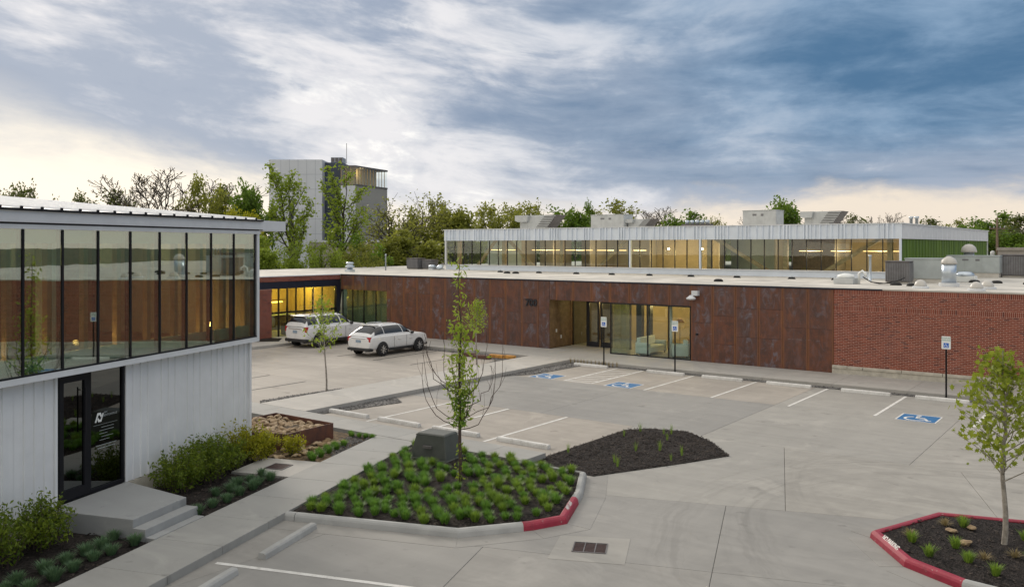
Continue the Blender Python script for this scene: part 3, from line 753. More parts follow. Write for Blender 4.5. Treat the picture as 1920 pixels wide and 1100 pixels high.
for i, y in enumerate((37.9, 38.35)): P(MB().box(-25.268, -25.25, y, y + .1, .95 - .35 * i, 1.12 - .35 * i), 'wall_switch', 'trim_white')

# brick work, laid brick by brick
BL, BH, BJ = .187, .0515, .0155
def brick_rows(zlo, zhi, kind):
    rows = []; z = zlo
    if kind == 'soldier': return [(zlo, zhi - zlo - BJ, 'soldier')]
    n = round((zhi - zlo) / (BH + BJ)); s = (zhi - zlo) / n
    return [(zlo + i * s, s - BJ, 'stretch%d' % (i % 2)) for i in range(n)]
def lay(parent, o, d, length, rows, pick=None, name='brick_field'):
    """bricks on the vertical plane through o along unit vector d (front to the right-hand side of d)"""
    d = Vector(d); nrm_ = Vector((d.y, -d.x, 0)); o = Vector(o); rest = MB(); cand = []; r = random.Random(5)
    for z, hh, kd in rows:
        l = BH if kd == 'soldier' else BL; x = 0. if kd != 'stretch1' else -(BL + BJ) / 2
        while x < length - .01:
            a, b = max(0, x), min(length, x + l)
            if b - a > .02: cand.append((a, b, z, hh, kd))
            x += l + BJ
    chosen = set(sorted([i for i, c in enumerate(cand) if pick and pick(c)], key=lambda i: -cand[i][0])[:296]) if pick else set()
    ms = {}
    for i, (a, b, z, hh, kd) in enumerate(cand):
        pr_ = r.uniform(.004, .009); e = .0035
        w2, h2 = (b - a) / 2, hh / 2; c = o + d * ((a + b) / 2) + Vector((0, 0, z + h2))
        def geo(mb, cc, pr):
            j = len(mb.v)
            for dep, ins in ((-.01, 0), (pr - e, 0), (pr, e)):
                for sx, sz in ((-1, -1), (1, -1), (1, 1), (-1, 1)):
                    v = cc + d * (sx * (w2 - ins)) + nrm_ * dep + Vector((0, 0, sz * (h2 - ins))); mb.v.append(tuple(v))
            mb.f += [(j + 8, j + 9, j + 10, j + 11)] + [(j + q + t, j + q + (t + 1) % 4, j + q + 4 + (t + 1) % 4, j + q + 4 + t) for q in (0, 4) for t in range(4)]
        if i in chosen:
            key = (round(w2, 3), round(h2, 3))
            if key not in ms: m = MB(); geo(m, Vector((0, 0, 0)), .0065); ms[key] = m.mesh('brick')
            link('brick', ms[key], 'brick', parent, c - Vector(ob_loc))
        else: geo(rest, c, pr_)
    ro = sub(rest, name, 'brick', parent); ro['kind'] = 'stuff'
bw = P(MB().box(X0 + .01, 14, YW, YW + .25, .45, 3.68), 'brick_wall', 'mortar')
rows = brick_rows(.5, 2.80, 's') + brick_rows(2.80, 3.005, 'soldier') + brick_rows(3.005, 3.475, 's') + brick_rows(3.475, 3.68, 'soldier')
lay(bw, (X0 + .01, YW, 0), (1, 0, 0), 24.7, rows, lambda c: c[0] < 6.95 and c[4] != 'soldier' and c[2] > 1.2)
fd = P(MB().box(X0 - .05, 14, YW - .06, YW + .2, .1, .36), 'foundation', 'foundation'); rr = random.Random(9); x = X0 - .05
while x < 14:
    l = rr.choice((1.25, .62, 1.5)); sub(MB().box(x + .008, x + l - .008, YW - .10, YW + .1, .365, .49 + rr.uniform(-.015, .01)), 'sill_stone', 'foundation', fd, bevel=.015); x += l
# wing on the left: brick pier and band over a dark soffit
XW = -41.2
wing = P(MB().box(XW - .3, XW - .004, 24, 31.98, .1, 2.98), 'wing_brick_pier', 'mortar')
lay(wing, (XW, 24, 0), (0, 1, 0), 7.98, brick_rows(.15, 2.97, 's'), None)
band = P(MB().box(XW - .3, XW - .004, 24, 37.28, 3.4, 3.68), 'wing_brick_band', 'mortar')
lay(band, (XW, 24, 0), (0, 1, 0), 13.28, brick_rows(3.4, 3.68, 's'), None)
P(MB().box(XW - .35, XW - .03, 24, 37.29, 2.98, 3.4), 'dark_soffit_band', 'navy_band')
P(MB().box(XW - .25, XW - .02, 37.0, 37.29, .1, 2.98), 'dark_corner_post', 'navy_band')
wz = P(MB().box(XW - .2, XW - .1, 32.0, 32.06, .15, 2.98), 'wing_window', 'dark_frame')
ys = [32.0, 32.62, 33.25, 33.9, 34.55, 35.2, 35.95, 37.0]
for y0, y1 in zip(ys, ys[1:]):
    sub(MB().box(XW - .2, XW - .1, y1 - .06, y1, .15, 2.98), 'mullion', 'dark_frame', wz)
    sub(MB().box(XW - .16, XW - .15, y0 + .01, y1 - .065, 1.62, 2.98), 'pane', 'glass_clear', wz)
    sub(MB().box(XW - .16, XW - .15, y0 + .01, y1 - .065, .15, 1.5), 'pane', 'glass_teal', wz)
    sub(MB().box(XW - .19, XW - .11, y0 + .005, y1 - .065, 1.5, 1.62), 'transom', 'dark_frame', wz)
# room behind it, lit yellow
P(MB().box(-46.2, -46.1, 31.5, 37.5, .15, 3.2), 'kitchen_back_wall', 'interior_warm'); P(MB().box(-46.1, XW - .36, 31.4, 31.5, .15, 3.2).box(-46.1, XW - .36, 37.3, 37.4, .15, 3.2), 'kitchen_side_wall', 'interior_warm')
P(MB().box(-46.1, XW - .36, 31.5, 37.3, 3.1, 3.2), 'kitchen_ceiling', 'interior_warm'); P(MB().box(-46.1, XW - .2, 31.5, 37.3, .05, .14), 'kitchen_floor', 'interior_floor')
kc = P(MB().box(-45.5, -44.9, 32, 36.8, .15, 1.05), 'kitchen_counter', 'interior_dark'); sub(MB().box(-45.55, -44.85, 31.9, 36.9, 1.05, 1.1), 'worktop', 'cloth_white', kc)
P(MB().box(-46.05, -45.7, 32.6, 36.6, 1.95, 2.0), 'kitchen_shelf', 'timber_dark'); P(MB().box(-46.08, -46.03, 32.4, 36.6, 1.8, 1.86), 'strip_light', 'lamp_yellow')
P(MB().box(-42.4, -42.0, 33.6, 36.4, .15, .9), 'bar_counter', 'interior_dark')
def lamp(name, loc, col, watt, parent, rad=.25):
    l = bpy.data.lights.new(name, 'POINT'); l.energy = watt; l.color = col; l.shadow_soft_size = rad
    o = bpy.data.objects.new(name, l); COL.objects.link(o); o.parent = parent; o.location = Vector(loc) - Vector(parent.location); return o
for y in (32.8, 34.5, 36.3): lamp('kitchen_lamp', (-44.2, y, 2.8), (1, .66, .10), 95, office)
# office glazing in the rusted front
g1 = P(MB().box(-41.15, -41.1, YW + .08, YW + .16, .15, 2.77), 'front_window', 'dark_frame')
xs = [-41.12, -40.2, -39.2, -38.15, -37.15]
for a, b in zip(xs, xs[1:]):
    sub(MB().box(b - .05, b, YW + .08, YW + .16, .15, 2.77), 'mullion', 'dark_frame', g1); sub(MB().box(a + .01, b - .052, YW + .115, YW + .125, .17, 2.76), 'pane', 'glass_teal', g1)
P(MB().box(-41.1, -37.1, YW + .45, YW + .5, .15, 2.8), 'curtain', 'interior_wall'); P(MB().box(-41.1, -37.1, YW + .2, YW + 1.2, .06, .14), 'office_floor', 'interior_floor')
# recessed entrance and glass lobby
ef = P(MB().box(-25.2, -25.12, 39.4, 39.48, .15, 2.69), 'entrance', 'dark_frame')
for a, b, z0, kn in ((-25.12, -24.3, .2, 'pane'), (-24.2, -23.5, .2, 'door'), (-23.42, -22.72, .2, 'door'), (-22.62, -21.7, .2, 'pane')):
    if kn == 'pane': sub(MB().box(a, b, 39.43, 39.44, .17, 2.68), 'pane', 'glass_clear', ef); sub(MB().box(b, b + .08, 39.4, 39.48, .15, 2.69), 'mullion', 'dark_frame', ef)
    else:
        f = MB().box(a, a + .1, 39.38, 39.46, .16, 2.6).box(b - .1, b, 39.38, 39.46, .16, 2.6).box(a + .1, b - .1, 39.38, 39.46, .16, .42).box(a + .1, b - .1, 39.38, 39.46, 2.48, 2.6)
        sub(f, 'door', 'dark_frame', ef); sub(MB().box(a + .1, b - .1, 39.415, 39.425, .42, 2.48), 'door_pane', 'glass_clear', ef); sub(MB().tube([(b - .16, 39.33, .9), (b - .16, 39.33, 1.7)], .015), 'pull_handle', 'chrome', ef)
sub(MB().box(-25.12, -21.62, 39.39, 39.49, 2.6, 2.7), 'header', 'dark_frame', ef)
lb = P(MB().box(-21.63, -17.30, YW + .02, YW + .1, .12, .2).box(-21.63, -17.30, YW + .02, YW + .1, 2.62, 2.69), 'lobby_window', 'dark_frame')
for x in (-21.62, -19.57, -18.46, -17.34): sub(MB().box(x - .02, x + .02, YW + .015, YW + .105, .12, 2.69), 'mullion', 'dark_frame', lb)
for a, b in ((-21.59, -19.6), (-19.54, -18.49), (-18.43, -17.37)): sub(MB().box(a, b, YW + .05, YW + .06, .2, 2.62), 'pane', 'glass_clear', lb)
sub(MB().box(-21.61, -21.6, YW + .11, 39.38, .16, 2.68), 'side_pane', 'glass_clear', lb)
P(MB().box(-25.3, -17.28, 39.5, 45, .06, .15).box(-21.6, -17.28, YW + .03, 39.5, .06, .15), 'lobby_floor', 'interior_floor'); P(MB().box(-25.3, -17.28, YW + .26, 45, 2.71, 2.76), 'lobby_ceiling', 'interior_wall')
P(MB().box(-25.3, -17.28, 43.6, 43.7, .15, 2.7), 'lobby_back_wall', 'interior_warm'); P(MB().box(-25.4, -25.31, 39.6, 43.6, .15, 2.7), 'lobby_left_wall', 'interior_dark'); P(MB().box(-17.27, -17.2, YW + .26, 43.6, .15, 2.7), 'lobby_right_wall', 'interior_wall')
P(MB().box(-21.3, -21.0, 39.4, 39.7, .15, 2.7), 'dark_column', 'dark_frame'); P(MB().box(-20.5, -20.3, 39.0, 39.3, .15, 2.7), 'dark_column', 'dark_frame'); P(MB().lathe([(.07, .15), (.07, 2.7)], (-18.75, 38.2, 0)), 'white_column', 'trim_white', smooth=True)
st = MB()
for i in range(8): st.box(-19.9 + .26 * i, -19.6 + .26 * i, 41.6, 42.9, .2 + .28 * i, .32 + .28 * i)
P(st, 'staircase', 'timber_dark')
for p in ((-22.6, 41.5, 2.5), (-19.4, 40.8, 2.5)): lamp('lobby_lamp', p, (1, .70, .28), 110, office)
# 700
lettering('700', .50, 'letter_dark', office, frame_matrix((-26.42 - ob_loc[0], YW - .03 - ob_loc[1], 2.33), (1, 0, 0), (0, 0, 1)), .02, bold=.014, name='house_number')

# roofs, coping
rf = P(MB().box(-54, 14, YW + .12, 96, 3.5, 3.7).box(-54, XW - .06, 24, YW + .12, 3.5, 3.7), 'roof', 'roof_membrane')
for x in range(-52, 14, 3): sub(MB().box(x, x + .10, YW + .14, 49.9 if x > -44 else 80, 3.7005, 3.705), 'membrane_seam', 'roof_membrane', rf)
P(MB().box(XW - .05, X0 + 1.95, YW - .035, YW + .13, 3.665, 3.725), 'dark_coping', 'navy_band'); P(MB().box(X0 + 1.955, 14, YW - .03, YW + .13, 3.685, 3.74), 'pale_coping', 'roof_membrane')
P(MB().box(XW - .1, XW + .03, 24, YW + .1, 3.685, 3.735), 'white_coping', 'trim_white')

# glazed upper storey
CY, CX0, CX1, CYE = 50., -43.55, -10.9, 80.5
def ribbed(mb, a, b, z0, z1, pitch, depth, axis, const, sgn, rng=None):
    """vertical ribbed sheet metal: real ribs standing proud of the sheet"""
    t = a; pr = [(a, 0)]
    while t + pitch < b:
        rw = pitch * (.22 if not rng else rng.choice((.18, .3, .45))); t2 = t + pitch * (1 if not rng else rng.choice((.7, 1., 1.35)))
        if t2 + rw > b: break
        pr += [(t2 - rw * .6, 0), (t2 - rw * .4, depth), (t2 + rw * .4, depth), (t2 + rw * .6, 0)]; t = t2
    pr.append((b, 0)); i0 = len(mb.v)
    for s_, dp in pr:
        for z in (z0, z1): mb.v.append((s_, const + sgn * dp, z) if axis == 'x' else (const + sgn * dp, s_, z))
    for j in range(len(pr) - 1):
        q = (i0 + 2 * j, i0 + 2 * j + 2, i0 + 2 * j + 3, i0 + 2 * j + 1)
        mb.f.append(q if (axis == 'x') == (sgn < 0) else tuple(reversed(q)))
    return mb
cl = P(MB().box(CX0 + .05, CX1 - .02, CY + .05, CY + .3, 3.7, 4.03).box(CX1 - .3, CX1 - .05, CY + .3, CYE, 3.7, 4.03), 'clerestory_sill', 'white_metal')
sub(MB().box(CX0, CX1 + .02, CY - .02, CY + .34, 4.03, 4.09), 'sill_cap', 'trim_white', cl)
fb = P(MB().box(CX0 - .05, CX1 + .04, CY - .02, CY + .3, 5.90, 6.70).box(CX1 - .26, CX1 + .04, CY + .3, CYE, 5.90, 6.70).box(CX0 - .05, CX0 + .2, CY + .3, CYE, 5.9, 6.7), 'upper_fascia', 'white_metal')
rx = random.Random(4); x = CX0 - .05
while x < CX1 - .3:
    x2 = min(x + 1.36, CX1 + .04); sub(ribbed(MB(), x + .004, x2, 5.89, 6.70, .27, .10, 'x', CY - .024, -1, rx), 'ribbed_sheet', 'white_metal', fb); x = x2
y = CY + .02
while y < CYE - .3:
    y2 = min(y + 1.6, CYE); sub(ribbed(MB(), y + .004, y2, 5.89, 6.70, .2, .012, 'y', CX1 + .044, 1), 'end_sheet', 'fascia_grey', fb); y = y2
sub(MB().box(CX0 - .1, CX1 + .12, CY - .1, CY + .36, 6.703, 6.75).box(CX1 - .25, CX1 + .12, CY + .36, CYE, 6.703, 6.75), 'fascia_cap', 'trim_white', fb)
P(MB().box(CX0 - .04, CX1, CY + .31, CYE, 6.45, 6.55), 'upper_roof', 'roof_membrane')
cw = P(MB().box(CX0 + .02, CX0 + .14, CY - .03, CY + .12, 4.09, 5.9), 'clerestory_window', 'trim_white')
nP = 39; pw = (CX1 - .12 - (CX0 + .16)) / nP
cp = MB().box(-pw / 2 + .022, pw / 2 - .022, -.004, .004, -.9, .9).mesh('pane'); cm = MB().box(-.021, .021, -.04, .04, -.905, .905).mesh('mullion')
for i in range(nP):
    xc = CX0 + .16 + pw * (i + .5)
    link('pane', cp, 'glass_cler', cw, (xc - ob_loc[0], CY + .06 - ob_loc[1], 4.995))
    if i: link('mullion', cm, 'dark_frame', cw, (xc - pw / 2 - ob_loc[0], CY + .05 - ob_loc[1], 4.995))
for x in (-27.5, -22.57, CX1 - .05): sub(MB().box(x - .05, x + .05, CY - .03, CY + .16, 4.092, 5.898), 'white_fin', 'white_metal', cw)
# green glazed end
ge = P(MB().box(CX1 - .12, CX1 - .09, CY + .2, CYE - .05, 4.04, 5.89), 'green_end_wall', 'green_panel')
y = CY + .2; i = 0
gm = {}
while y < CYE - .2:
    l = .42
    sub(MB().box(CX1 - .088, CX1 - .06 + (.012 if i % 2 else 0), y + .015, y + l - .015, 4.05, 5.885), 'green_panel', 'green_panel', ge); y += l; i += 1
P(MB().box(CX1 - .1, CX1 + .03, CYE - .06, CYE + .02, 3.7, 5.9), 'end_post', 'trim_white')
# inside the upper storey
P(MB().box(CX0 + .2, CX1 - .3, CY + .3, 62, 3.72, 3.78), 'upper_floor', 'interior_floor'); P(MB().box(CX0 + .2, CX1 - .3, CY + .4, 62, 6.2, 6.26), 'upper_ceiling', 'interior_wall')
rr = random.Random(8); x = CX0 + .2
for xa, xb, mt_, yb in ((-43.3, -38.5, 'ceiling_paint', 55), (-38.5, -35.6, 'interior_wall', 55.5), (-35.6, -32.4, 'interior_warm', 57), (-32.4, -27.6, 'interior_wall', 56.5), (-27.6, -22.6, 'interior_warm', 54), (-22.6, -18.9, 'ceiling_paint', 55), (-18.9, -15.2, 'timber_dark', 56), (-15.2, -11.3, 'interior_warm', 55)):
    P(MB().box(xa, xb - .02, yb, yb + .1, 3.78, 6.2), 'partition', mt_)
    P(MB().box(xb - .12, xb - .03, 53.2, yb, 3.78, 6.2), 'partition_end', 'interior_wall')
for x in (-42.6, -38.3, -33.2, -27.9, -22.2, -17.4, -11.6): P(MB().box(x - .13, x + .13, CY + .5, CY + .75, 3.78, 6.2), 'timber_column', 'timber')
for a, b in ((-40.9, -39.0), (-35.5, -38.0), (-30.4, -27.9), (-18.3, -21.9), (-15.3, -12.0)): P(MB().beam((a, CY + .62, 3.9), (b, CY + .62, 6.0), .12, .22), 'timber_brace', 'timber')
for i, (a, b) in enumerate(((-41.5, -38.9), (-37.5, -35.0), (-34.6, -32.2), (-31.8, -29.4), (-28.9, -27.9), (-17.4, -16.0), (-15.5, -14.3), (-13.7, -11.6))):
    P(MB().box(a, b, 53.0, 53.06, 5.17, 5.205), 'linear_light', 'lamp_warm'); lamp('linear_lamp', ((a + b) / 2, 52.8, 5.1), (1, .76, .46), 42, office, .4)
for x in (-25.8, -23.4): P(MB().lathe([(0, -.07), (.07, 0), (0, .07)], (x, 52.2, 5.3), 10), 'bulb', 'lamp_bulb', smooth=True); lamp('bulb_lamp', (x, 52.2, 5.1), (1, .72, .32), 60, office)
# wall camera and small fixtures on the rusted front
P(MB().box(-17.15, -16.85, YW - .26, YW - .02, 3.2, 3.42).lathe([(.0, 3.0), (.2, 3.02), (.23, 3.08), (.12, 3.16), (.06, 3.22)], (-17.15, YW - .3, 0), 14), 'security_camera', 'trim_white', smooth=False)
P(MB().lathe([(0, -.0), (.06, .02), (.06, .1)], (-16.95, YW - .1, 1.35), 12), 'hose_tap', 'dark_frame')

# ------------------------------------------------------------------ left building
LO = (-13.45, 15., 0.)
lx, ly = fL(LO[0], LO[1])
left = thing('metal_building', 'white ribbed metal building with glazed upper storey and black door', 'building', (lx, ly, 0), LA)
def Lp(mb, name, mat, parent=left, **kw): return mb.build(name, mat, parent, off=LO, **kw)
UW, UG = -13.45, -13.2; VE = 19.72
v = 4.
lw = Lp(MB().box(UW - .2, UW - .01, 4, 13.3, .42, 3.0).box(UW - .2, UW - .01, 15.24, VE, .42, 3.0).box(UW - 9, UW - .2, VE - .2, VE, .42, 3.0), 'lower_wall', 'sheet_white')
for a0, b0 in ((4., 13.32), (15.22, VE + .01)):
    n = round((b0 - a0) / .93); s = (b0 - a0) / n
    for i in range(n): Lp(ribbed(MB(), a0 + s * i + .003, a0 + s * (i + 1), .43, 2.99, .232, .03, 'y', UW, 1), 'ribbed_sheet', 'sheet_white', lw)
Lp(MB().box(UW - .02, UW + .06, VE - .03, VE + .05, .42, 3.0), 'corner_trim', 'sheet_white'); Lp(MB().box(UW - .02, UW + .05, 13.3, 13.355, .42, 2.99), 'door_trim', 'sheet_white'); Lp(MB().box(UW - .02, UW + .05, 15.19, 15.235, .42, 2.99), 'door_trim', 'sheet_white')
Lp(MB().box(UW - 3, UW + .03, 4, 13.3, .0, .415).box(UW - 3, UW + .03, 15.24, VE - .02, 0, .415), 'foundation', 'foundation')
# door
df = Lp(MB().box(UW - .1, UW + .02, 13.36, 13.42, .45, 3.0).box(UW - .1, UW + .02, 15.12, 15.185, .45, 3.0).box(UW - .1, UW + .02, 13.42, 15.12, 2.95, 3.0).box(UW - .1, UW + .02, 14.17, 14.24, .45, 2.95).box(UW - .1, UW + .02, 14.24, 15.12, .45, .53), 'door_frame', 'black_metal')
dl = Lp(MB().box(UW - .06, UW + .025, 13.425, 13.53, .47, 2.94).box(UW - .06, UW + .025, 14.06, 14.165, .47, 2.94).box(UW - .06, UW + .025, 13.53, 14.06, .47, .68).box(UW - .06, UW + .025, 13.53, 14.06, 2.80, 2.94), 'door', 'black_metal')
Lp(MB().box(UW - .02, UW - .01, 13.53, 14.06, .68, 2.80), 'door_pane', 'glass_door', dl); Lp(MB().tube([(UW + .09, 14.02, 1.75), (UW + .09, 14.02, 2.65)], .016), 'pull_handle', 'black_metal', dl)
for z in (1.8, 2.6): Lp(MB().tube([(UW + .02, 14.02, z), (UW + .09, 14.02, z)], .012), 'handle_bracket', 'black_metal', dl)
sp = Lp(MB().box(UW - .03, UW - .02, 14.24, 15.12, .53, 2.95), 'side_pane', 'glass_door')
# writing on the side pane
def Lm(vv, zz): return frame_matrix((UW - .012 - LO[0], vv - LO[1], zz), (0, 1, 0), (0, 0, 1))
lettering('VISIT', .045, 'unit_grey', sp, Lm(14.62, 2.02), .0008, 'LEFT'); lettering('BENTONVILLE', .062, 'unit_grey', sp, Lm(14.60, 1.955), .0008, 'LEFT')
lg = MB()
for pts in ([(14.37, 1.86), (14.41, 1.86), (14.47, 2.0), (14.51, 2.0), (14.53, 1.95), (14.565, 1.98), (14.535, 2.05), (14.44, 2.05)], [(14.44, 1.92), (14.475, 1.95), (14.495, 1.905), (14.53, 1.905), (14.585, 2.03), (14.615, 2.03), (14.55, 1.86), (14.465, 1.86)]):
    lg.poly([(UW - .0115, a, b) for a, b in pts])
Lp(lg, 'logo', 'sign_white', sp)
ln = MB(); ln.box(UW - .013, UW - .0125, 14.33, 15.0, 1.798, 1.803)
for i, (a, b) in enumerate(((14.55, 14.9), (14.50, 14.9), (14.5, 14.72), (14.55, 14.88), (14.5, 14.78))): ln.box(UW - .013, UW - .0125, a, b, 1.735 - i * .065, 1.743 - i * .065)
ln.box(UW - .013, UW - .0125, 14.4, 14.98, 1.37, 1.379).box(UW - .013, UW - .0125, 14.45, 14.93, 1.31, 1.319)
Lp(ln, 'small_print', 'unit_grey', sp)
Lp(MB().box(UW - 3.5, UW - 3.4, 11.5, 17, .45, 3.0), 'hall_wall', 'interior_dark'); Lp(MB().box(UW - 3.4, UW - .1, 12.9, 15.6, .38, .44), 'hall_floor', 'interior_dark')
for v in (12.9, 15.6): Lp(MB().box(UW - 3.4, UW - .22, v - .05, v + .05, .45, 3.0), 'hall_side_wall', 'interior_dark')
# upper storey
Lp(MB().box(UW - .2, UG + .03, 4, VE + .08, 2.985, 3.10), 'sill_trim', 'trim_white'); Lp(MB().box(UG - .08, UG + .03, VE - .02, VE + .08, 3.10, 5.84), 'corner_post', 'trim_white')
cwl = Lp(MB().box(UG - .1, UG + .02, 4, VE - .02, 3.102, 3.135), 'curtain_wall', 'black_metal')
vm = [19.62 - .908 * i for i in range(18)]
for i, vv in enumerate(vm):
    Lp(MB().box(UG - .12, UG + .022, vv - .023, vv + .023, 3.14, 5.80), 'mullion', 'black_metal', cwl)
    if i + 1 < len(vm): Lp(MB().box(UG - .006, UG + .004, vm[i + 1] + .03, vv - .03, 3.137, 5.81), 'pane', 'glass_left', cwl)
    Lp(MB().box(UG - .30, UG - .18, vv - .18, vv - .07, 3.42, 5.55), 'timber_fin', 'timber')
Lp(MB().box(UG - .3, UG - .16, 4, VE - .1, 3.14, 3.42), 'inner_sill', 'ceiling_paint'); Lp(MB().box(UG - .5, UG - .16, 4, VE - .1, 5.55, 5.8), 'inner_header', 'ceiling_paint')
Lp(MB().box(UG - 8, UG - .2, 4, VE - .1, 3.02, 3.13), 'upper_floor', 'timber_dark'); Lp(MB().box(UG - 8, UG - .5, 4, VE - .1, 5.8, 5.86), 'upper_ceiling', 'interior_wall')
Lp(MB().box(UG - 5.2, UG - 5.1, 4, VE - .1, 3.13, 5.8), 'inner_wall', 'timber_dark'); Lp(MB().box(UG - 5.1, UG - .1, VE - .12, VE - .02, 3.13, 5.84), 'end_wall', 'interior_wall')
Lp(MB().box(UG - .9, UG - .65, 13.5, 13.8, 3.13, 5.8), 'pale_column', 'cloth_white')
for vv in (12.0, 14.4, 16.8, 18.7):
    Lp(MB().lathe([(.05, 0), (.05, .05)], (UG - .75, vv, 3.14), 10), 'uplight', 'lamp_orange'); lamp('uplight_lamp', (*fL(UG - .75, vv), 3.5), (1, .40, .12), 22, left, .06)
for c_ in left.children:
    if c_.type == 'LIGHT': 
        q = Matrix.Rotation(-LA, 4, 'Z') @ c_.location; c_.location = q
lamp_o = [c_ for c_ in left.children if c_.type == 'LIGHT']
for vv in (8.5, 11.5, 14.2, 16.6, 18.6):
    Lp(MB().box(UG - 2.4, UG - 2.36, vv - .35, vv + .35, 5.6, 5.62), 'ceiling_light', 'lamp_warm')
    l_ = lamp('ceiling_lamp', (*fL(UG - 2.0, vv), 5.3), (1, .64, .32), 7, left, .3); l_.location = Matrix.Rotation(-LA, 4, 'Z') @ l_.location
# eaves and roof
Lp(MB().box(UG - .15, UG + .045, 4, VE + .1, 5.812, 5.895), 'eave_strip', 'trim_white'); Lp(MB().box(UG - .15, UG + .02, 4, VE + .06, 5.897, 5.93), 'eave_shadow_gap', 'dark_frame')
Lp(MB().box(UG - .2, UG + .1, 4, VE + .14, 5.932, 6.165), 'eave_fascia', 'fascia_grey'); Lp(MB().box(UG - 9, UG + .09, VE + .145, VE + 1.25, 5.90, 6.17), 'end_overhang', 'fascia_grey')
sl = .085
def rz_(u): return 6.185 + (UG + .14 - u) * sl
rp = []
vv = 4.; wd = .455
while vv < VE - .05:
    m = MB(); a, b = vv + .004, min(vv + wd, VE + .1) - .004; u0, u1 = UG + .14, UG - 8.5
    m.v = [(u0, a, rz_(u0)), (u0, b, rz_(u0)), (u1, b, rz_(u1)), (u1, a, rz_(u1)), (u0, a, rz_(u0) - .02), (u0, b, rz_(u0) - .02), (u1, b, rz_(u1) - .02), (u1, a, rz_(u1) - .02)]
    m.f = [(0, 1, 2, 3), (4, 7, 6, 5), (4, 5, 1, 0), (5, 6, 2, 1), (7, 4, 0, 3), (6, 7, 3, 2)]
    ro = Lp(m, 'roof_sheet', 'sheet_white')
    m2 = MB().extrude([(u0 + .003, a - .03, rz_(u0)), (u0 + .003, a + .03, rz_(u0)), (u0 + .003, a + .015, rz_(u0) + .045), (u0 + .003, a - .015, rz_(u0) + .045)], (u1 - u0, 0, rz_(u1) - rz_(u0)))
    Lp(m2, 'standing_seam', 'sheet_white', ro, fix=True); Lp(MB().box(u0 + .004, u0 + .02, a - .032, a + .032, rz_(u0) - .02, rz_(u0) + .035), 'seam_end_cap', 'black_metal', ro); vv += wd
Lp(MB().box(UG + .1, UG + .15, 4, VE + .1, 6.14, 6.182), 'drip_edge', 'black_metal')
# stoop
so = fL(-12.4, 14.15)
stp = thing('concrete_stoop', 'grey concrete stoop with two steps at the black door', 'steps', (so[0], so[1], .0), LA)
def Sp(mb, name): return mb.build(name, 'stoop', stp, off=(-12.4, 14.15, 0), bevel=.012)
Sp(MB().prism([(-13.40, 13.12), (-11.42, 13.12), (-11.42, 14.62), (-13.40, 15.22)], 0, .45), 'landing'); Sp(MB().box(-11.415, -11.13, 13.1, 14.6, 0, .3), 'step'); Sp(MB().box(-11.125, -10.92, 13.1, 14.52, 0, .152), 'step')

# ------------------------------------------------------------------ wheel stops, signs, drains
def stop_mesh(L, seed):
    r = random.Random(seed); m = MB(); pr = [(-.09, 0), (.09, 0), (.075, .085), (.05, .115), (-.05, .115), (-.075, .085)]; n = len(pr); st_ = 9
    for i in range(st_ + 1):
        x = -L / 2 + L * i / st_; e = .02 if i in (0, st_) else 0
        for a, z in pr: m.v.append((x, a * (1 - e * 3) + r.uniform(-.002, .002), z * (1 - e * 2) + (r.uniform(-.003, .002) if z else 0)))
    for i in range(st_):
        for j in range(n): m.f.append((i * n + j, (i + 1) * n + j, (i + 1) * n + (j + 1) % n, i * n + (j + 1) % n))
    m.f += [tuple(range(n)), tuple(range((st_ + 1) * n - 1, st_ * n - 1, -1))]
    return m
fr = ['wheel stop by the first sign post next to the entrance lobby', 'wheel stop by the sign post in front of the glass lobby', 'second wheel stop past the lobby sign towards the brick wall', 'wheel stop where the rusted wall meets the brick', 'wheel stop between the brick corner and the last sign', 'wheel stop at the foot of the sign by the brick wall']
def wstop(x, y, rz, lb, L=1.75, grp='white painted wheel stops', mat='white_paint'):
    i = int(abs(x * 31 + y * 7)); o = stop_mesh(L, i).build('wheel_stop', mat, None, (x, y, .002), rz, fix=True); tag(o, lb, 'wheel stop', grp)
    return o
for x, lb in zip((-20.53, -16.8, -14.23, -11.47, -8.58, -5.99), fr): wstop(x, 33.68, rg.uniform(-.01, .01), 'white painted ' + lb)
md = ['white wheel stop of the middle row beside the gravel wedge', 'second white wheel stop of the middle row from the gravel wedge', 'white wheel stop behind the trunk of the vase-shaped tree', 'white wheel stop nearest the flush mulch bed']
for x, lb in zip((-21.0, -18.75, -16.45, -14.0), md): wstop(x, 19.36, rg.uniform(-.01, .01), lb, 1.75)
wstop(*fL(-8.7, 14.02), LA + R(90), 'grey concrete wheel stop lying beside the island kerb and entrance walk', 1.75, 'grey wheel stops', 'kerb')
wstop(*fL(-8.75, 11.55), LA + R(90), 'grey concrete wheel stop cut by the bottom edge below the thick white line', 1.75, 'grey wheel stops', 'kerb')

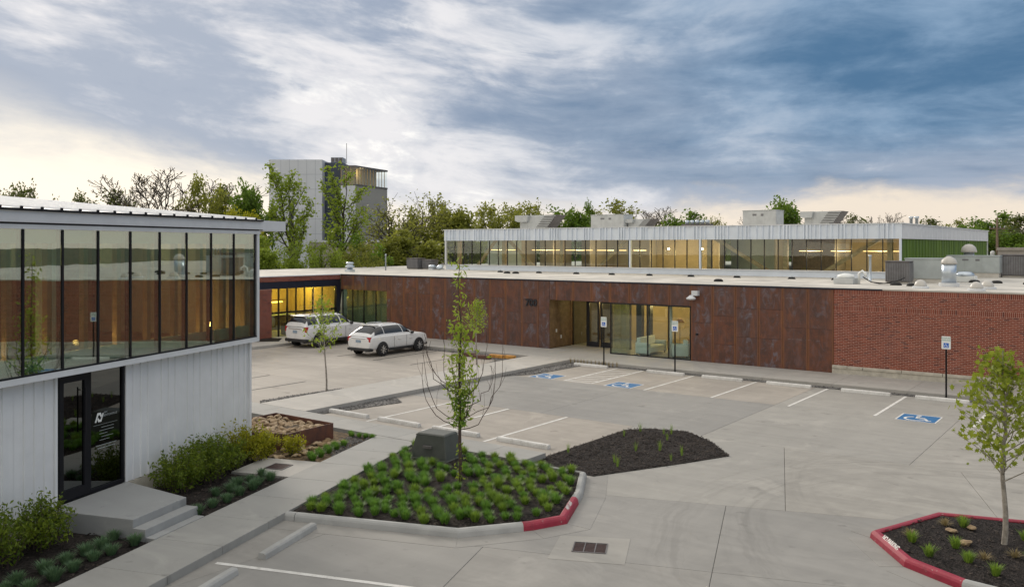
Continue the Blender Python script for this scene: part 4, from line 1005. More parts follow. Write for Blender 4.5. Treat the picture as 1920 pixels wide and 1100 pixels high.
for x, lb in ((-20.11, 'reserved parking sign on black post before the entrance doors'), (-16.56, 'reserved parking sign on black post before the glass lobby'), (-5.93, 'reserved parking sign on black post before the brick wall')):
    t = thing('parking_sign', lb, 'sign', (x, 34.12, .0), 0, 'reserved parking signs')
    p = MB(); p.v = []
    p.extrude([(-.03, -.012, 0), (-.012, -.012, 0), (-.012, .014, 0), (.012, .014, 0), (.012, -.012, 0), (.03, -.012, 0), (.03, 0, 0), (.022, .026, 0), (-.022, .026, 0), (-.03, 0, 0)], (0, 0, 2.2)).build('post', 'black_metal', t, fix=True)
    sg = MB(); c = .03; W, Hh = .152, .23; out = []
    for cx, cz, a0 in ((W - c, Hh - c, 0), (-W + c, Hh - c, 90), (-W + c, -Hh + c, 180), (W - c, -Hh + c, 270)):
        for q in range(4): a = R(a0 + 30 * q); out.append((cx + c * math.cos(a), -.016, 2.03 + cz + c * math.sin(a)))
    s_ = sg.extrude(out, (0, -.004, 0)).build('sign_plate', 'sign_white', t, fix=True)
    for j, tx in enumerate(('RESERVED', 'PARKING')): lettering(tx, .068, 'sign_green', s_, frame_matrix((0, -.0212, 2.17 - j * .075), (1, 0, 0), (0, 0, 1)), .0006)
    MB().box(-.085, .085, -.0215, -.0205, 1.85, 2.02).build('blue_square', 'sign_blue', s_)
    wheelchair((0, 0), .17, 'sign_white', s_, frame_matrix((0, -.0222, 1.935), (1, 0, 0), (0, 0, 1)))
    for z in (1.86, 2.2): MB().lathe([(.008, 0), (.008, .004)], (0, -.0212, z), 8, 'y').build('bolt', 'chrome', s_)

def drain(loc, rz, w, d, n, lb, z=.006):
    t = thing('drain_grate', lb, 'drain', (loc[0], loc[1], z), rz)
    MB().box(-w / 2, w / 2, -d / 2, d / 2, -.02, .0).build('pit', 'joint', t)
    f = MB(); f.box(-w / 2, w / 2, -d / 2, -d / 2 + .02, 0, .012).box(-w / 2, w / 2, d / 2 - .02, d / 2, 0, .012)
    for i in range(n + 1): x = -w / 2 + (w - .02) * i / n; f.box(x, x + .02, -d / 2 + .02, d / 2 - .02, 0, .012)
    f.build('grate_frame', 'unit_dark', t)
    for i in range(n):
        a = -w / 2 + (w - .02) * i / n + .025; b = a + (w - .02) / n - .03; g_ = MB(); m_ = 7
        for j in range(m_): y = -d / 2 + .03 + (d - .06) * j / m_; g_.box(a, b, y, y + (d - .06) / m_ * .55, -.008, .006)
        g_.build('grate_panel', 'iron', t)
    return t
pd = [(-9.04, 13.71), (-7.86, 14.33), (-7.3, 13.1), (-8.55, 12.55)]
slab(ccw(pd), -.1, .006, 'drain_apron', 'lot_pale', lot, .005, .003)
drain((-8.22, 13.45), R(26), .62, .52, 3, 'three panel rusty drain grate in a square apron on the lot', .0075)
drain(fL(-11.66, 18.34), LA, .5, .5, 1, 'square rusty drain grate in the concrete pad between shrubs and stones', .135)
# utility box
t = thing('utility_box', 'dark green tapered utility box standing at the back of the grass island', 'utility box', (-14.68, 16.55, .12), R(8))
m = MB(); 
for z, a, b in ((0, .56, .42), (.6, .43, .31), (.64, .40, .28)): m.v += [(-a, -b, z), (a, -b, z), (a, b, z), (-a, b, z)]
m.f = [(3, 2, 1, 0), (8, 9, 10, 11)] + [(q + i, q + (i + 1) % 4, q + 4 + (i + 1) % 4, q + 4 + i) for q in (0, 4) for i in range(4)]
m.build('cabinet', 'box_green', t, bevel=.03); MB().box(-.435, .435, -.318, .318, .585, .60).build('lid_seam', 'box_green', t); MB().box(-.12, .12, -.47, -.40, .30, .36).build('latch', 'unit_dark', t); MB().box(-.60, .60, -.46, .46, -.05, .03).build('base_flange', 'box_green', t, bevel=.01)

# ------------------------------------------------------------------ stone planter
pp = ccw([(-21.0, 16.46), (-18.48, 16.46), (-18.36, 14.75), (-20.9, 13.86)]); pc = cen(pp)
pl = thing('steel_planter', 'rusted steel planter box filled with tan stones at the ribbed corner', 'planter', (pc[0], pc[1], .08))
pi_ = inset(pp, .02)
for i in range(4):
    a, b, c, d = pp[i], pp[(i + 1) % 4], pi_[(i + 1) % 4], pi_[i]
    MB().prism([a, b, c, d], .0, .45).build('planter_side', 'corten_plain', pl, off=(pc[0], pc[1], 0))
MB().prism(inset(pp, .03), 0, .33).build('stone_fill', 'rock_soil', pl, off=(pc[0], pc[1], 0))
def rock_mesh(seed, flat=.5):
    bm = bmesh.new(); bmesh.ops.create_icosphere(bm, subdivisions=2, radius=1); r = random.Random(seed); o = Vector((r.uniform(0, 50), r.uniform(0, 50), 0))
    for v in bm.verts:
        v.co *= 1 + .42 * mnoise.noise(v.co * 1.1 + o); v.co.z *= flat; v.co.x *= 1.25
    me = bpy.data.meshes.new('stone'); bm.to_mesh(me); bm.free(); me.materials.append(MATS['stone']); return me
rocks = [rock_mesh(i, .45 + .05 * i) for i in range(6)]
rr = random.Random(21); cnt = 0; ppi = inset(pp, .1)
while cnt < 270:
    x, y = rr.uniform(-21, -18.3), rr.uniform(13.9, 16.4)
    if not inside((x, y), ppi): continue
    cnt += 1; o = link('stone', rr.choice(rocks), None, None, (x, y, .39 + rr.uniform(0, .07) + .03 * math.sin(x * 2)), rr.uniform(0, 6)); s = rr.uniform(.055, .10); o.scale = (s, s, s); o.rotation_euler = (rr.uniform(-.5, .5), rr.uniform(-.5, .5), rr.uniform(0, 6))
    tag(o, 'tan stone in the heap filling the rusted planter', 'stone', 'stones heaped in the rusted planter')
cnt = 0; skirt = ccw([(-18.32, 14.7), (-18.45, 16.5), (-17.9, 16.4), (-17.35, 14.9), (-18.0, 13.6), (-20.2, 13.3), (-20.5, 13.9)])
while cnt < 110:
    x, y = rr.uniform(-20.6, -17.3), rr.uniform(13.3, 16.5)
    if not inside((x, y), skirt) or inside((x, y), pp): continue
    cnt += 1; o = link('stone', rr.choice(rocks), None, None, (x, y, .11 + rr.uniform(0, .03)), 0); s = rr.uniform(.05, .11); o.scale = (s, s, s); o.rotation_euler = (rr.uniform(-.4, .4), rr.uniform(-.4, .4), rr.uniform(0, 6))
    tag(o, 'tan stone spilled on the soil at the foot of the rusted planter', 'stone', 'stones spilled round the rusted planter')
chips(ccw([fL(-10.95, 19.6), fL(-10.95, 22.0), (-18.2, 17.0), (-18.2, 16.2)]), .1, 900, 31, 'gravel', 'gravel', 'dark gravel between the planter and the entrance walk', .015, .04, .7)
for i, (x, y, s) in enumerate(((-3.02, 17.9, .09), (-2.7, 17.3, .11), (-2.75, 18.3, .08))):
    o = link('stone', rocks[i], None, None, (x, y, .17), i); o.scale = (s, s, s); tag(o, 'small tan stone on the mulch of the red kerbed island', 'stone', 'stones on the red kerbed island')

# ------------------------------------------------------------------ cars
def car(name, lb, loc, rz, L, W, H, box_tail, plate='plate_blue'):
    """nose towards +y; profile lofted from stations along the length"""
    t = thing(name, lb, 'car', loc, rz, 'white cars parked facing the building')
    h, w = H / 1.7, W / 1.9; wb = L * .605; rw = .37 * h
    yr, yf = -wb / 2 - L * .005, wb / 2 - L * .005; r0, f0 = -L / 2, L / 2
    belt = 1.13 * h; bot = .30 * h
    # station: y, bottom z, shoulder z, half width low, half width mid, half width shoulder, centre rise
    S = [(r0, .46, 1.0, .70, .79, .72, .0), (r0 + .04, .38, 1.07, .82, .89, .82, .0), (r0 + .22, .33, 1.12, .88, .94, .88, .01), (yr, .30, 1.14, .90, .955, .885, .015), (-.2, .27, 1.14, .90, .95, .885, .02), (.55, .27, 1.13, .90, .95, .88, .02), (yf - .25, .28, 1.12, .90, .95, .87, .04), (yf + .1, .29, 1.10, .90, .955, .85, .06), (f0 - .32, .31, 1.04, .88, .93, .80, .05), (f0 - .1, .34, .94, .80, .86, .70, .03), (f0, .42, .76, .64, .68, .54, .0)]
    m = MB(); n = 10
    for y, zb, zs, wl, wm, ws, cr in S:
        zb, zs = zb * h, zs * h; zm = zb + (zs - zb) * .55
        half = [(0, zb), (wl * .8, zb), (wl, zb + .05), (wm, zm), ((wm + ws) / 2, zs - .06), (ws, zs)]
        ring = [(-a * w, z) for a, z in reversed(half[1:])] + [(a * w, z) for a, z in half[1:]]
        ring = ring[:5] + ring[5:]
        m.v += [(a, y, z) for a, z in ring]
    for i in range(len(S) - 1):
        for j in range(n): m.f.append((i * n + j, i * n + (j + 1) % n, (i + 1) * n + (j + 1) % n, (i + 1) * n + j))
    m.f += [tuple(range(n - 1, -1, -1)), tuple((len(S) - 1) * n + j for j in range(n))]
    b = m.build('body', 'car_white', t, smooth=True, fix=True); sm = b.modifiers.new('s', 'SUBSURF'); sm.levels = sm.render_levels = 2
    # greenhouse: one smooth surface; the windows are patches of the same surface set a little proud
    if box_tail: ya, yb, yc, yd, ex = r0 + .03, r0 + .42, L * .03, L * .235, .62
    else: ya, yb, yc, yd, ex = r0 + .06, r0 + 1.0, L * .0, L * .245, .80
    bz_ = belt - .05; Hm = H - .01 - bz_; wB = .872 * w; wT = .66 * w; zr = H - .07; gy = (ya, yb, yc, yd)
    def roofline(y):
        if y < yb: q = max(0, (y - ya) / (yb - ya)); return max(.02, math.sin(q * math.pi / 2) ** ex) * (.965 + .035 * q)
        if y > yc: q = max(0, (yd - y) / (yd - yc)); return max(.02, math.sin(q * math.pi / 2) ** .86)
        return 1 + .012 * math.sin(math.pi * (y - yb) / (yc - yb)) - .0
    def surf(y, th, off=0.):
        def raw(y, th):
            hh = Hm * roofline(y); c_, s_ = math.cos(th), math.sin(th); cx = math.copysign(abs(c_) ** .56, c_); z = abs(s_) ** .62
            tap = 1 - .10 * max(0, (y - yc) / (yd - yc)) ** 2 - .05 * max(0, (yb - y) / (yb - ya)) ** 2
            return Vector((wB * cx * (1 - .24 * z * hh / Hm) * tap, y, bz_ + hh * z))
        p = raw(y, th)
        if off:
            e = .004; n_ = (raw(y + e, th) - raw(y - e, th)).cross(raw(y, th + e) - raw(y, th - e)); 
            if n_.length > 1e-9:
                n_.normalize(); c0 = Vector((0, y, bz_)); 
                if n_.dot(p - c0) < 0: n_ = -n_
                p = p + n_ * off
        return p
    def patch(name, mat, y0, y1, t0, t1, ny, nt, off=0., y0b=None, y1b=None):
        q = MB()
        for i in range(ny + 1):
            for j in range(nt + 1):
                v = j / nt; a_ = y0 + ((y0b if y0b is not None else y0) - y0) * v; b_ = y1 + ((y1b if y1b is not None else y1) - y1) * v
                q.v.append(tuple(surf(a_ + (b_ - a_) * i / ny, t0 + (t1 - t0) * j / nt, off)))
        for i in range(ny):
            for j in range(nt): k0 = i * (nt + 1) + j; q.f.append((k0, k0 + nt + 1, k0 + nt + 2, k0 + 1))
        return q.build(name, mat, t, smooth=True, fix=True)
    patch('cabin', 'car_white', ya, yd, .0001, math.pi - .0001, 36, 28)
    wn = .009; up = .80
    patch('rear_window', 'car_glass', ya + (yb - ya) * .16, ya + (yb - ya) * (.66 if not box_tail else .6), .52, math.pi - .52, 6, 12, wn)
    patch('windscreen', 'car_glass', yd - (yd - yc) * .62, yd - (yd - yc) * .08, .42, math.pi - .42, 6, 12, wn)
    ws = ((ya + .30, ya + .95, ya + .45, ya + .95), (ya + 1.0, L * .035, ya + 1.0, L * .02), (L * .05, yd - .30, L * .035, yd - .78)) if not box_tail else ((ya + .16, ya + .85, ya + .22, ya + .85), (ya + .98, L * .02, ya + .98, L * .01), (L * .04, yd - .26, L * .03, yd - .66))
    for q0, q1, q2, q3 in ws:
        patch('side_window', 'car_glass', q0, q1, .07, up, 6, 5, wn, q2, q3); patch('side_window', 'car_glass', q0, q1, math.pi - .07, math.pi - up, 6, 5, wn, q2, q3)
    # lower cladding and bumpers
    for s in (-1, 1):
        x0, x1 = sorted((s * .885 * w, s * .958 * w)); MB().box(x0, x1, yr + .45, yf - .45, .26 * h, .40 * h).build('sill_cladding', 'car_black', t, bevel=.02)
        x0, x1 = sorted((s * .90 * w, s * .985 * w)); 
        MB().box(s * .96 * w - .02, s * .96 * w + .02, -.25 * L / 4.6, -.07 * L / 4.6, .82 * h, .86 * h).build('door_handle', 'car_white', t, bevel=.008); MB().box(s * .96 * w - .02, s * .96 * w + .02, .62 * L / 4.6, .80 * L / 4.6, .82 * h, .86 * h).build('door_handle', 'car_white', t, bevel=.008)
        MB().box(min(s * .87 * w, s * 1.05 * w), max(s * .87 * w, s * 1.05 * w), L * .165, L * .19, 1.06 * h, 1.20 * h).build('wing_mirror', 'car_black', t, bevel=.03)
        for yy in (-.12 * L, .085 * L): MB().box(s * .954 * w - .004, s * .954 * w + .004, yy, yy + .008, .42 * h, 1.02 * h).build('door_gap', 'car_black', t)
        MB().tube([(s * wT * .86, gy[1] + .05, zr + .0), (s * wT * .86, gy[1] + .15, zr + .07), (s * wT * .86, gy[2] - .1, zr + .07), (s * wT * .86, gy[2] + .02, zr + .0)], .016, 6).build('roof_rail', 'car_black' if box_tail else 'chrome', t, smooth=True)
        # tail lamp wraps the corner
        zl = (.80, 1.06) if not box_tail else (.82, 1.10)
        q = MB().box(min(s * .60 * w, s * .86 * w), max(s * .60 * w, s * .86 * w), r0 + .02, r0 + .22, zl[0] * h, zl[1] * h) if not box_tail else MB().box(min(s * .72 * w, s * .885 * w), max(s * .72 * w, s * .885 * w), r0 + .02, r0 + .2, zl[0] * h, zl[1] * h)
        q.build('tail_lamp', 'tail_red', t, bevel=.03)
        MB().box(min(s * .50 * w, s * .74 * w), max(s * .50 * w, s * .74 * w), f0 - .22, f0 - .045, .72 * h, .84 * h).build('headlamp', 'chrome', t, bevel=.03)
    MB().box(-.86 * w, .86 * w, r0 - .03, r0 + .3, .30 * h, .48 * h).build('rear_bumper', 'car_black', t, bevel=.06)
    MB().box(-.74 * w, .74 * w, f0 - .25, f0 + .02, .30 * h, .46 * h).build('front_bumper', 'car_black', t, bevel=.06)
    MB().box(-.55 * w, .55 * w, r0 - .015, r0 + .1, .97 * h, 1.0 * h).build('tailgate_trim', 'chrome', t, bevel=.008)
    MB().box(-.17, .17, r0 - .018, r0 + .08, .76 * h, .90 * h).build('number_plate', plate, t, bevel=.004)
    yq = ya + (yb - ya) * (.78 if not box_tail else .72); sp_ = MB().box(-wT * .88, wT * .88, yq - .16, yq + .12, bz_ + Hm * roofline(yq) - .035, bz_ + Hm * roofline(yq) + .008).build('roof_spoiler', 'car_white', t, bevel=.015)
    for x in (-.55 * w, .55 * w): MB().lathe([(.035, 0), (.035, .12)], (x, r0 - .04, .29 * h), 10, 'y').build('exhaust_pipe', 'chrome', t)
    # wheels
    for yy in (yr, yf):
        for s in (-1, 1):
            MB().lathe([(rw * 1.13, -.006), (rw * 1.13, .004)], (s * .952 * w, yy, rw * 1.02), 24, 'x').build('wheel_arch', 'car_black', t)
            wt = MB().lathe([(rw * .64, -.11), (rw * .9, -.115), (rw * .985, -.09), (rw, -.04), (rw, .04), (rw * .985, .09), (rw * .9, .115), (rw * .64, .11)], (0, 0, 0), 28, 'x').build('wheel', 'tyre', t, (s * .885 * w, yy, rw), smooth=True)
            rim = MB(); rim.lathe([(rw * .66, s * .10), (rw * .60, s * .108), (rw * .57, s * .06)] if s > 0 else [(rw * .57, -.06), (rw * .60, -.108), (rw * .66, -.10)], (0, 0, 0), 24, 'x')
            for j in range(8):
                a = 2 * math.pi * j / 8; ca_, sa_ = math.cos(a), math.sin(a); rim.beam((s * .10, ca_ * rw * .1, sa_ * rw * .1), (s * .095, ca_ * rw * .6, sa_ * rw * .6), .075, .03)
            rim.lathe([(0, s * .112), (rw * .16, s * .105)] if s > 0 else [(rw * .16, -.105), (0, -.112)], (0, 0, 0), 12, 'x')
            rim.build('rim', 'chrome', wt, fix=True); MB().lathe([(rw * .6, s * .05), (0, s * .051)], (0, 0, 0), 20, 'x').build('brake_disc', 'car_black', wt)
    return t
car('parked_car', 'pearl white rounded crossover parked nearest the rusted wall', (-31.72, 32.05, .002), 0, 4.35, 1.76, 1.56, False)
car('parked_car', 'white boxy sport utility car with upright tail behind the small tree', (-37.15, 32.75, .002), 0, 4.75, 1.88, 1.78, True, 'plate_blue')

# ------------------------------------------------------------------ furniture in the glass lobby
def armchair(x, y, rz, lb, w=.8):
    t = thing('lobby_sofa' if w > 1 else 'armchair', lb, 'sofa' if w > 1 else 'armchair', (x, y, .152), rz)
    MB().box(-w / 2 + .14, w / 2 - .14, -.36, .25, .12, .42).build('seat', 'cloth_white', t, bevel=.05); MB().box(-w / 2 + .14, w / 2 - .14, .18, .4, .30, .84).build('backrest', 'cloth_white', t, bevel=.05)
    for s in (-1, 1): MB().box(min(s * w / 2, s * (w / 2 - .14)), max(s * w / 2, s * (w / 2 - .14)), -.38, .4, .08, .62).build('armrest', 'cloth_white', t, bevel=.04)
    for sx in (-1, 1):
        for sy in (-.3, .32): MB().box(sx * (w / 2 - .1) - .02, sx * (w / 2 - .1) + .02, sy - .02, sy + .02, 0, .09).build('leg', 'dark_frame', t)
armchair(-20.0, 38.55, R(90), 'pale sofa seen through the lobby glass near the entrance', 1.9)
armchair(-18.25, 38.1, R(-60), 'pale armchair beside the white column in the lobby'); armchair(-17.75, 39.0, R(-100), 'pale armchair in the far lobby corner behind the second sign')
t = thing('floor_lamp', 'thin floor lamp standing behind the pale lobby sofa', 'lamp', (-19.1, 39.9, .152)); MB().lathe([(.15, 0), (.15, .02)], n=16).build('base', 'dark_frame', t); MB().tube([(0, 0, .02), (0, 0, 1.5)], .012).build('stem', 'dark_frame', t); MB().lathe([(.22, 1.5), (.1, 1.7)], n=16).build('shade', 'beam_orange', t)

# ------------------------------------------------------------------ things on the roofs
ZR = 3.702
def unit(name, lb, x, y, z, w, d, h_, mat='unit_grey', rz=0., legs=.15, kind='plain', group='roof units'):
    t = thing(name, lb, 'roof unit', (x, y, z), rz, group)
    MB().box(-w / 2 + .05, w / 2 - .05, -d / 2 + .05, d / 2 - .05, 0, legs).build('curb', 'roof_membrane', t)
    MB().box(-w / 2, w / 2, -d / 2, d / 2, legs, legs + h_).build('casing', mat, t, bevel=.02)
    MB().box(-w / 2 - .03, w / 2 + .03, -d / 2 - .03, d / 2 + .03, legs + h_ + .001, legs + h_ + .05).build('lid', mat, t, bevel=.01)
    if kind == 'panels':
        k = max(2, int(w / .8))
        for i in range(k): a = -w / 2 + w * i / k; MB().box(a + .03, a + w / k - .03, -d / 2 - .012, -d / 2 - .001, legs + .06, legs + h_ - .06).build('access_panel', mat, t, bevel=.004)
        MB().box(w * .05, w * .13, -d / 2 - .018, -d / 2 - .013, legs + h_ * .72, legs + h_ * .84).build('grille', 'louvre', t); MB().box(-w * .2, -w * .08, -d / 2 - .018, -d / 2 - .013, legs + h_ * .74, legs + h_ * .84).build('grille', 'louvre', t)
    if kind == 'louvre':
        k = 14
        for i in range(k): a = -w / 2 + w * i / k; MB().box(a + .015, a + w / k - .015, -d / 2 - .03, -d / 2 - .002, legs + .05, legs + h_ - .05).build('fin', 'louvre', t)
        for i in range(10): a = -d / 2 + d * i / 10; MB().box(w / 2 + .002, w / 2 + .03, a + .015, a + d / 10 - .015, legs + .05, legs + h_ - .05).build('fin', 'louvre', t)
    return t
unit('condenser', 'brown grey finned condenser beside the long green grey roof unit', -9.75, 44.3, ZR, 1.05, .9, .95, 'unit_dark', 0, .08, 'louvre')
unit('air_handler', 'long plain grey green roof unit behind the finned condenser', -8.75, 46.2, ZR, 2.0, 1.4, .95, 'unit_grey', 0, .2, 'plain')
unit('air_handler', 'grey green roof unit with dark grilles beyond the silver stack', -8.25, 56.2, ZR, 2.7, 1.6, .95, 'unit_grey', 0, .25, 'panels')
unit('chiller', 'dark roof unit with bright pipes at the far brick end', -6.1, 57.2, ZR, 1.7, 1.6, 1.15, 'unit_dark', 0, .1, 'louvre')
for i, x in enumerate((-5.6, -5.35, -5.1)): 
    o = MB().lathe([(.07, .0), (.07, 1.5), (.085, 1.5), (.085, 1.58)], n=12).build('flue_pipe', 'galvanised', None, (x, 55.7, ZR), smooth=True); tag(o, 'shiny flue pipe, %s of three before the dark roof unit' % ('first', 'second', 'third')[i], 'pipe', 'flue pipes')
t = thing('vent_stack', 'tall silver ventilation stack with pale domed cap', 'vent', (-7.25, 42.35, ZR)); MB().lathe([(.42, 0), (.42, .16), (.33, .16)], n=24).build('curb', 'trim_white', t); MB().lathe([(.30, .16), (.30, 1.02)], n=28).build('stack', 'galvanised', t, smooth=True); MB().lathe([(.33, 1.0), (.33, 1.06), (.30, 1.16), (.2, 1.27), (.08, 1.33), (0, 1.34)], n=24).build('cap', 'dome', t, smooth=True)
t = thing('vent_stack', 'second domed ventilation stack half hidden behind the grilled roof unit', 'vent', (-9.15, 60.0, ZR)); MB().lathe([(.30, 0), (.30, 1.4)], n=20).build('stack', 'galvanised', t, smooth=True); MB().lathe([(.45, 1.4), (.45, 1.5), (.38, 1.72), (.2, 1.88), (0, 1.92)], n=24).build('cap', 'dome', t, smooth=True)
for (x, y, lb) in ((-7.87, 39.6, 'pale roof dome just behind the brick parapet left of the silver stack'), (-5.62, 38.6, 'pale roof dome nearest the brick parapet by the frame edge'), (-5.5, 40.6, 'pale roof dome behind the one nearest the parapet edge'), ):
    t = thing('roof_dome', lb, 'vent', (x, y, ZR), 0, 'pale domes on the roof'); MB().lathe([(.33, 0), (.33, .08), (.27, .1)], n=24).build('curb', 'trim_white', t, smooth=False); MB().lathe([(.25, .1), (.245, .16), (.20, .27), (.12, .35), (0, .38)], n=24).build('dome', 'dome', t, smooth=True)
t = thing('roof_fan', 'low white square roof fan with round cap beside the cables', 'vent', (-11.7, 42.4, ZR)); MB().box(-.45, .45, -.45, .45, 0, .28).build('curb', 'unit_pale', t, bevel=.02); MB().lathe([(.36, .28), (.40, .34), (.36, .42), (.1, .5), (0, .5)], n=20).build('cap', 'sign_white', t, smooth=True); MB().tube([(.6, 0, .0), (.6, 0, .5), (.75, 0, .62), (.9, 0, .5), (.9, 0, .35)], .06, 8).build('gooseneck', 'sign_white', t, smooth=True)
o = MB().lathe([(.09, 0), (.065, .02), (.065, 1.25), (.08, 1.25), (.08, 1.33)], n=12).build('vent_pipe', 'galvanised', None, (-11.6, 46.4, ZR), smooth=True); tag(o, 'tall thin pale vent pipe before the upper windows by the brick end', 'pipe')
t = thing('roof_fan', 'low white roof fan beyond the silver stack', 'vent', (-7.5, 48.0, ZR)); MB().box(-.5, .5, -.4, .4, 0, .3).build('curb', 'sign_white', t, bevel=.02); MB().lathe([(.42, .3), (.45, .38), (.3, .5), (0, .52)], n=18).build('cap', 'galvanised', t, smooth=True)
rr = random.Random(2)
for i, x in enumerate((-35.6, -32.4, -29.5, -26.9, -24.3, -21.6, -18.8, -15.7, -13.4)):
    t = thing('pipe_support', 'black rubber block in the row along the foot of the upper windows', 'roof block', (x, 46.6, ZR), 0, 'black blocks along the upper windows')
    MB().extrude([(-.2, -.08, 0), (.2, -.08, 0), (.13, -.08, .11), (-.13, -.08, .11)], (0, .16, 0)).build('block', 'rubber', t, fix=True); MB().box(-.02, .02, -.06, .06, .1, .17).build('clip', 'galvanised', t)
for i, (x, y) in enumerate(((-9.4, 42.1), (-8.6, 41.6), (-7.0, 47.5), (-6.0, 47.2), (-4.6, 46.6), (-4.0, 48.3), (-17.6, 41.2), (-33.9, 45.1), (-33.2, 45.1), (-3.2, 50.), (-2.6, 47.))):
    o = MB().lathe([(.17, 0), (.16, .08), (.10, .13), (0, .14)], n=12).build('roof_block', 'rubber', None, (x, y, ZR), smooth=True); o.scale = (1.5, 1, 1); tag(o, 'low black rubber pad lying on the pale roof', 'roof block', 'black rubber pads on the pale roof')
for i, (pts, lb) in enumerate(((((-10.9, 42.3, .35), (-10.5, 42.2, .12), (-10.1, 42.0, .06), (-9.6, 42.2, .1), (-9.35, 43.6, .3)), 'black cable looping from the white fan to the condenser'), (((-10.9, 42.5, .3), (-10.6, 42.6, .1), (-10.0, 42.6, .05), (-9.5, 43.6, .2)), 'second black cable lying beside the looping one'))):
    o = MB().tube([(p[0], p[1], p[2] + ZR) for p in pts], .025, 6).build('roof_cable', 'rubber', None, smooth=True); tag(o, lb, 'cable')
# far left of the roof
t = thing('roof_fan', 'small silver roof fan above the brick wing', 'vent', (-44.9, 41.5, ZR)); MB().box(-.25, .25, -.25, .25, 0, .15).build('curb', 'galvanised', t); MB().lathe([(.2, .15), (.2, .3), (.32, .32), (.32, .4), (.22, .42), (.22, .55), (.3, .56), (.25, .66), (0, .68)], n=18).build('cap', 'galvanised', t, smooth=True)
o = MB().lathe([(.05, 0), (.05, 1.1), (.065, 1.1), (.065, 1.2)], n=10).build('vent_pipe', 'galvanised', None, (-45.2, 45.3, ZR), smooth=True); tag(o, 'thin pale vent pipe on the roof beside the dark box units', 'pipe')
unit('condenser', 'dark box roof unit left of the upper windows', -45.9, 49.3, ZR, 1.1, .9, .75, 'unit_dark', 0, .05, 'louvre'); unit('condenser', 'lower dark box roof unit touching the first one', -44.7, 49.6, ZR, .9, .8, .65, 'unit_dark', 0, .05, 'louvre')
for i, (x, y) in enumerate(((-43.6, 48.6), (-43.0, 48.9))):
    t = thing('roof_fan', ('low round silver fan', 'tilted round silver fan')[i] + ' in front of the upper storey corner', 'vent', (x, y, ZR)); MB().box(-.2, .2, -.2, .2, 0, .12).build('curb', 'trim_white', t); o = MB().lathe([(.22, .12), (.3, .2), (.28, .3), (.1, .38), (0, .38)], n=16).build('cap', 'galvanised', t, smooth=True); o.rotation_euler = (.5 * i, 0, 0)
# units on the upper roof
def hood_unit(name, lb, x, y, w, h_, louv, flip=False):
    t = thing(name, lb, 'roof unit', (x, y, 6.56), 0, 'units on the upper roof'); s = -1 if flip else 1; bz = .55
    MB().box(-w / 2, w / 2, -.7, .7, 0, bz + h_).build('casing', 'unit_pale', t, bevel=.02)
    q = [(s * w / 2, -.72, bz), (s * (w / 2 + h_ * 1.0), -.72, bz + h_), (s * w / 2, -.72, bz + h_)]
    MB().extrude([(s * w * .15, -.74, bz), (s * w * .5, -.74, bz + h_), (s * (w * .5 + h_ * 1.2), -.74, bz + h_), (s * (w * .15 + h_ * 1.2), -.74, bz)], (0, 1.4, 0)).build('hood', 'unit_dark', t, fix=True)
    for i in range(7):
        z = bz + h_ * (i + .2) / 7; o_ = w * .15 + (w * .35) * (i + .2) / 7
        MB().box(min(s * (o_ + .02), s * (o_ + h_ * 1.15)), max(s * (o_ + .02), s * (o_ + h_ * 1.15)), -.80, -.745, z, z + h_ * .07).build('slat', 'unit_pale', t)
    MB().extrude([(-s * w * .5, -.72, bz + h_ * .45), (-s * w * .62, -.72, bz + h_ * .55), (-s * w * .62, -.72, bz + h_), (-s * w * .1, -.72, bz + h_), (-s * w * .15, -.72, bz + h_ * .45)], (0, -.3, 0)).build('rain_hood', 'unit_pale', t, fix=True)
    for i in range(2): MB().box(-w * .45 + w * .3 * i, -w * .2 + w * .3 * i, -.715, -.701, .1, bz + h_ * .4).build('access_panel', 'unit_pale', t)
hood_unit('rooftop_unit', 'hooded roof unit with grey louvres, first above the corrugated fascia from the trees', -43.3, 62, 2.7, 1.05, True)
unit('rooftop_unit', 'plain pale box unit second along the corrugated fascia', -35.8, 62, 6.56, 3.1, 1.5, 1.35, 'unit_pale', 0, .1, 'panels', 'units on the upper roof')
hood_unit('rooftop_unit', 'low hooded unit joined beside the plain pale box unit', -33.4, 62.5, 1.5, .55, True)
t = thing('rooftop_fans', 'cluster of small round fans on a low frame on the upper roof', 'roof unit', (-28.2, 62, 6.56)); MB().box(-1.1, 1.1, -.5, .5, .3, .62).build('frame', 'unit_dark', t)
for i in range(5): MB().lathe([(.14, .62), (.16, .75), (.16, .86), (.1, .93), (0, .94)], (-.85 + .42 * i, 0, 0), 12).build('fan_cap', 'galvanised', t, smooth=True)
unit('rooftop_unit', 'large pale box unit with sloping side on the upper roof', -23.0, 62, 6.56, 2.5, 1.6, 1.4, 'unit_pale', 0, .1, 'panels', 'units on the upper roof')
hood_unit('rooftop_unit', 'low hooded unit with grey louvres last along the fascia towards the green end', -18.9, 62, 1.7, .8, True)
for i in range(2):
    o = MB().lathe([(.1, 0), (.1, .75), (.14, .75), (.14, .9)], n=12).build('flue_pipe', 'galvanised', None, (-12.9 + .35 * i, 62.0, 6.56), smooth=True); tag(o, ('thinner', 'thicker')[i] + ' of two flue pipes rising over the green glazed end', 'pipe')
for i, x in enumerate((-13.3,)): pass

# ------------------------------------------------------------------ tower and things in the distance
tx, ty = -117.0, 99.0; ta = math.atan2(102.7 - 95.1, -113.3 + 123.5)
tw = thing('arts_tower', 'tall pale windowless tower block with dark slot and glazed top corner', 'tower', (-123.5, 95.1, -.2), ta)
def T(mb, name, mat, parent=tw, **kw): return mb.build(name, mat, parent, **kw)
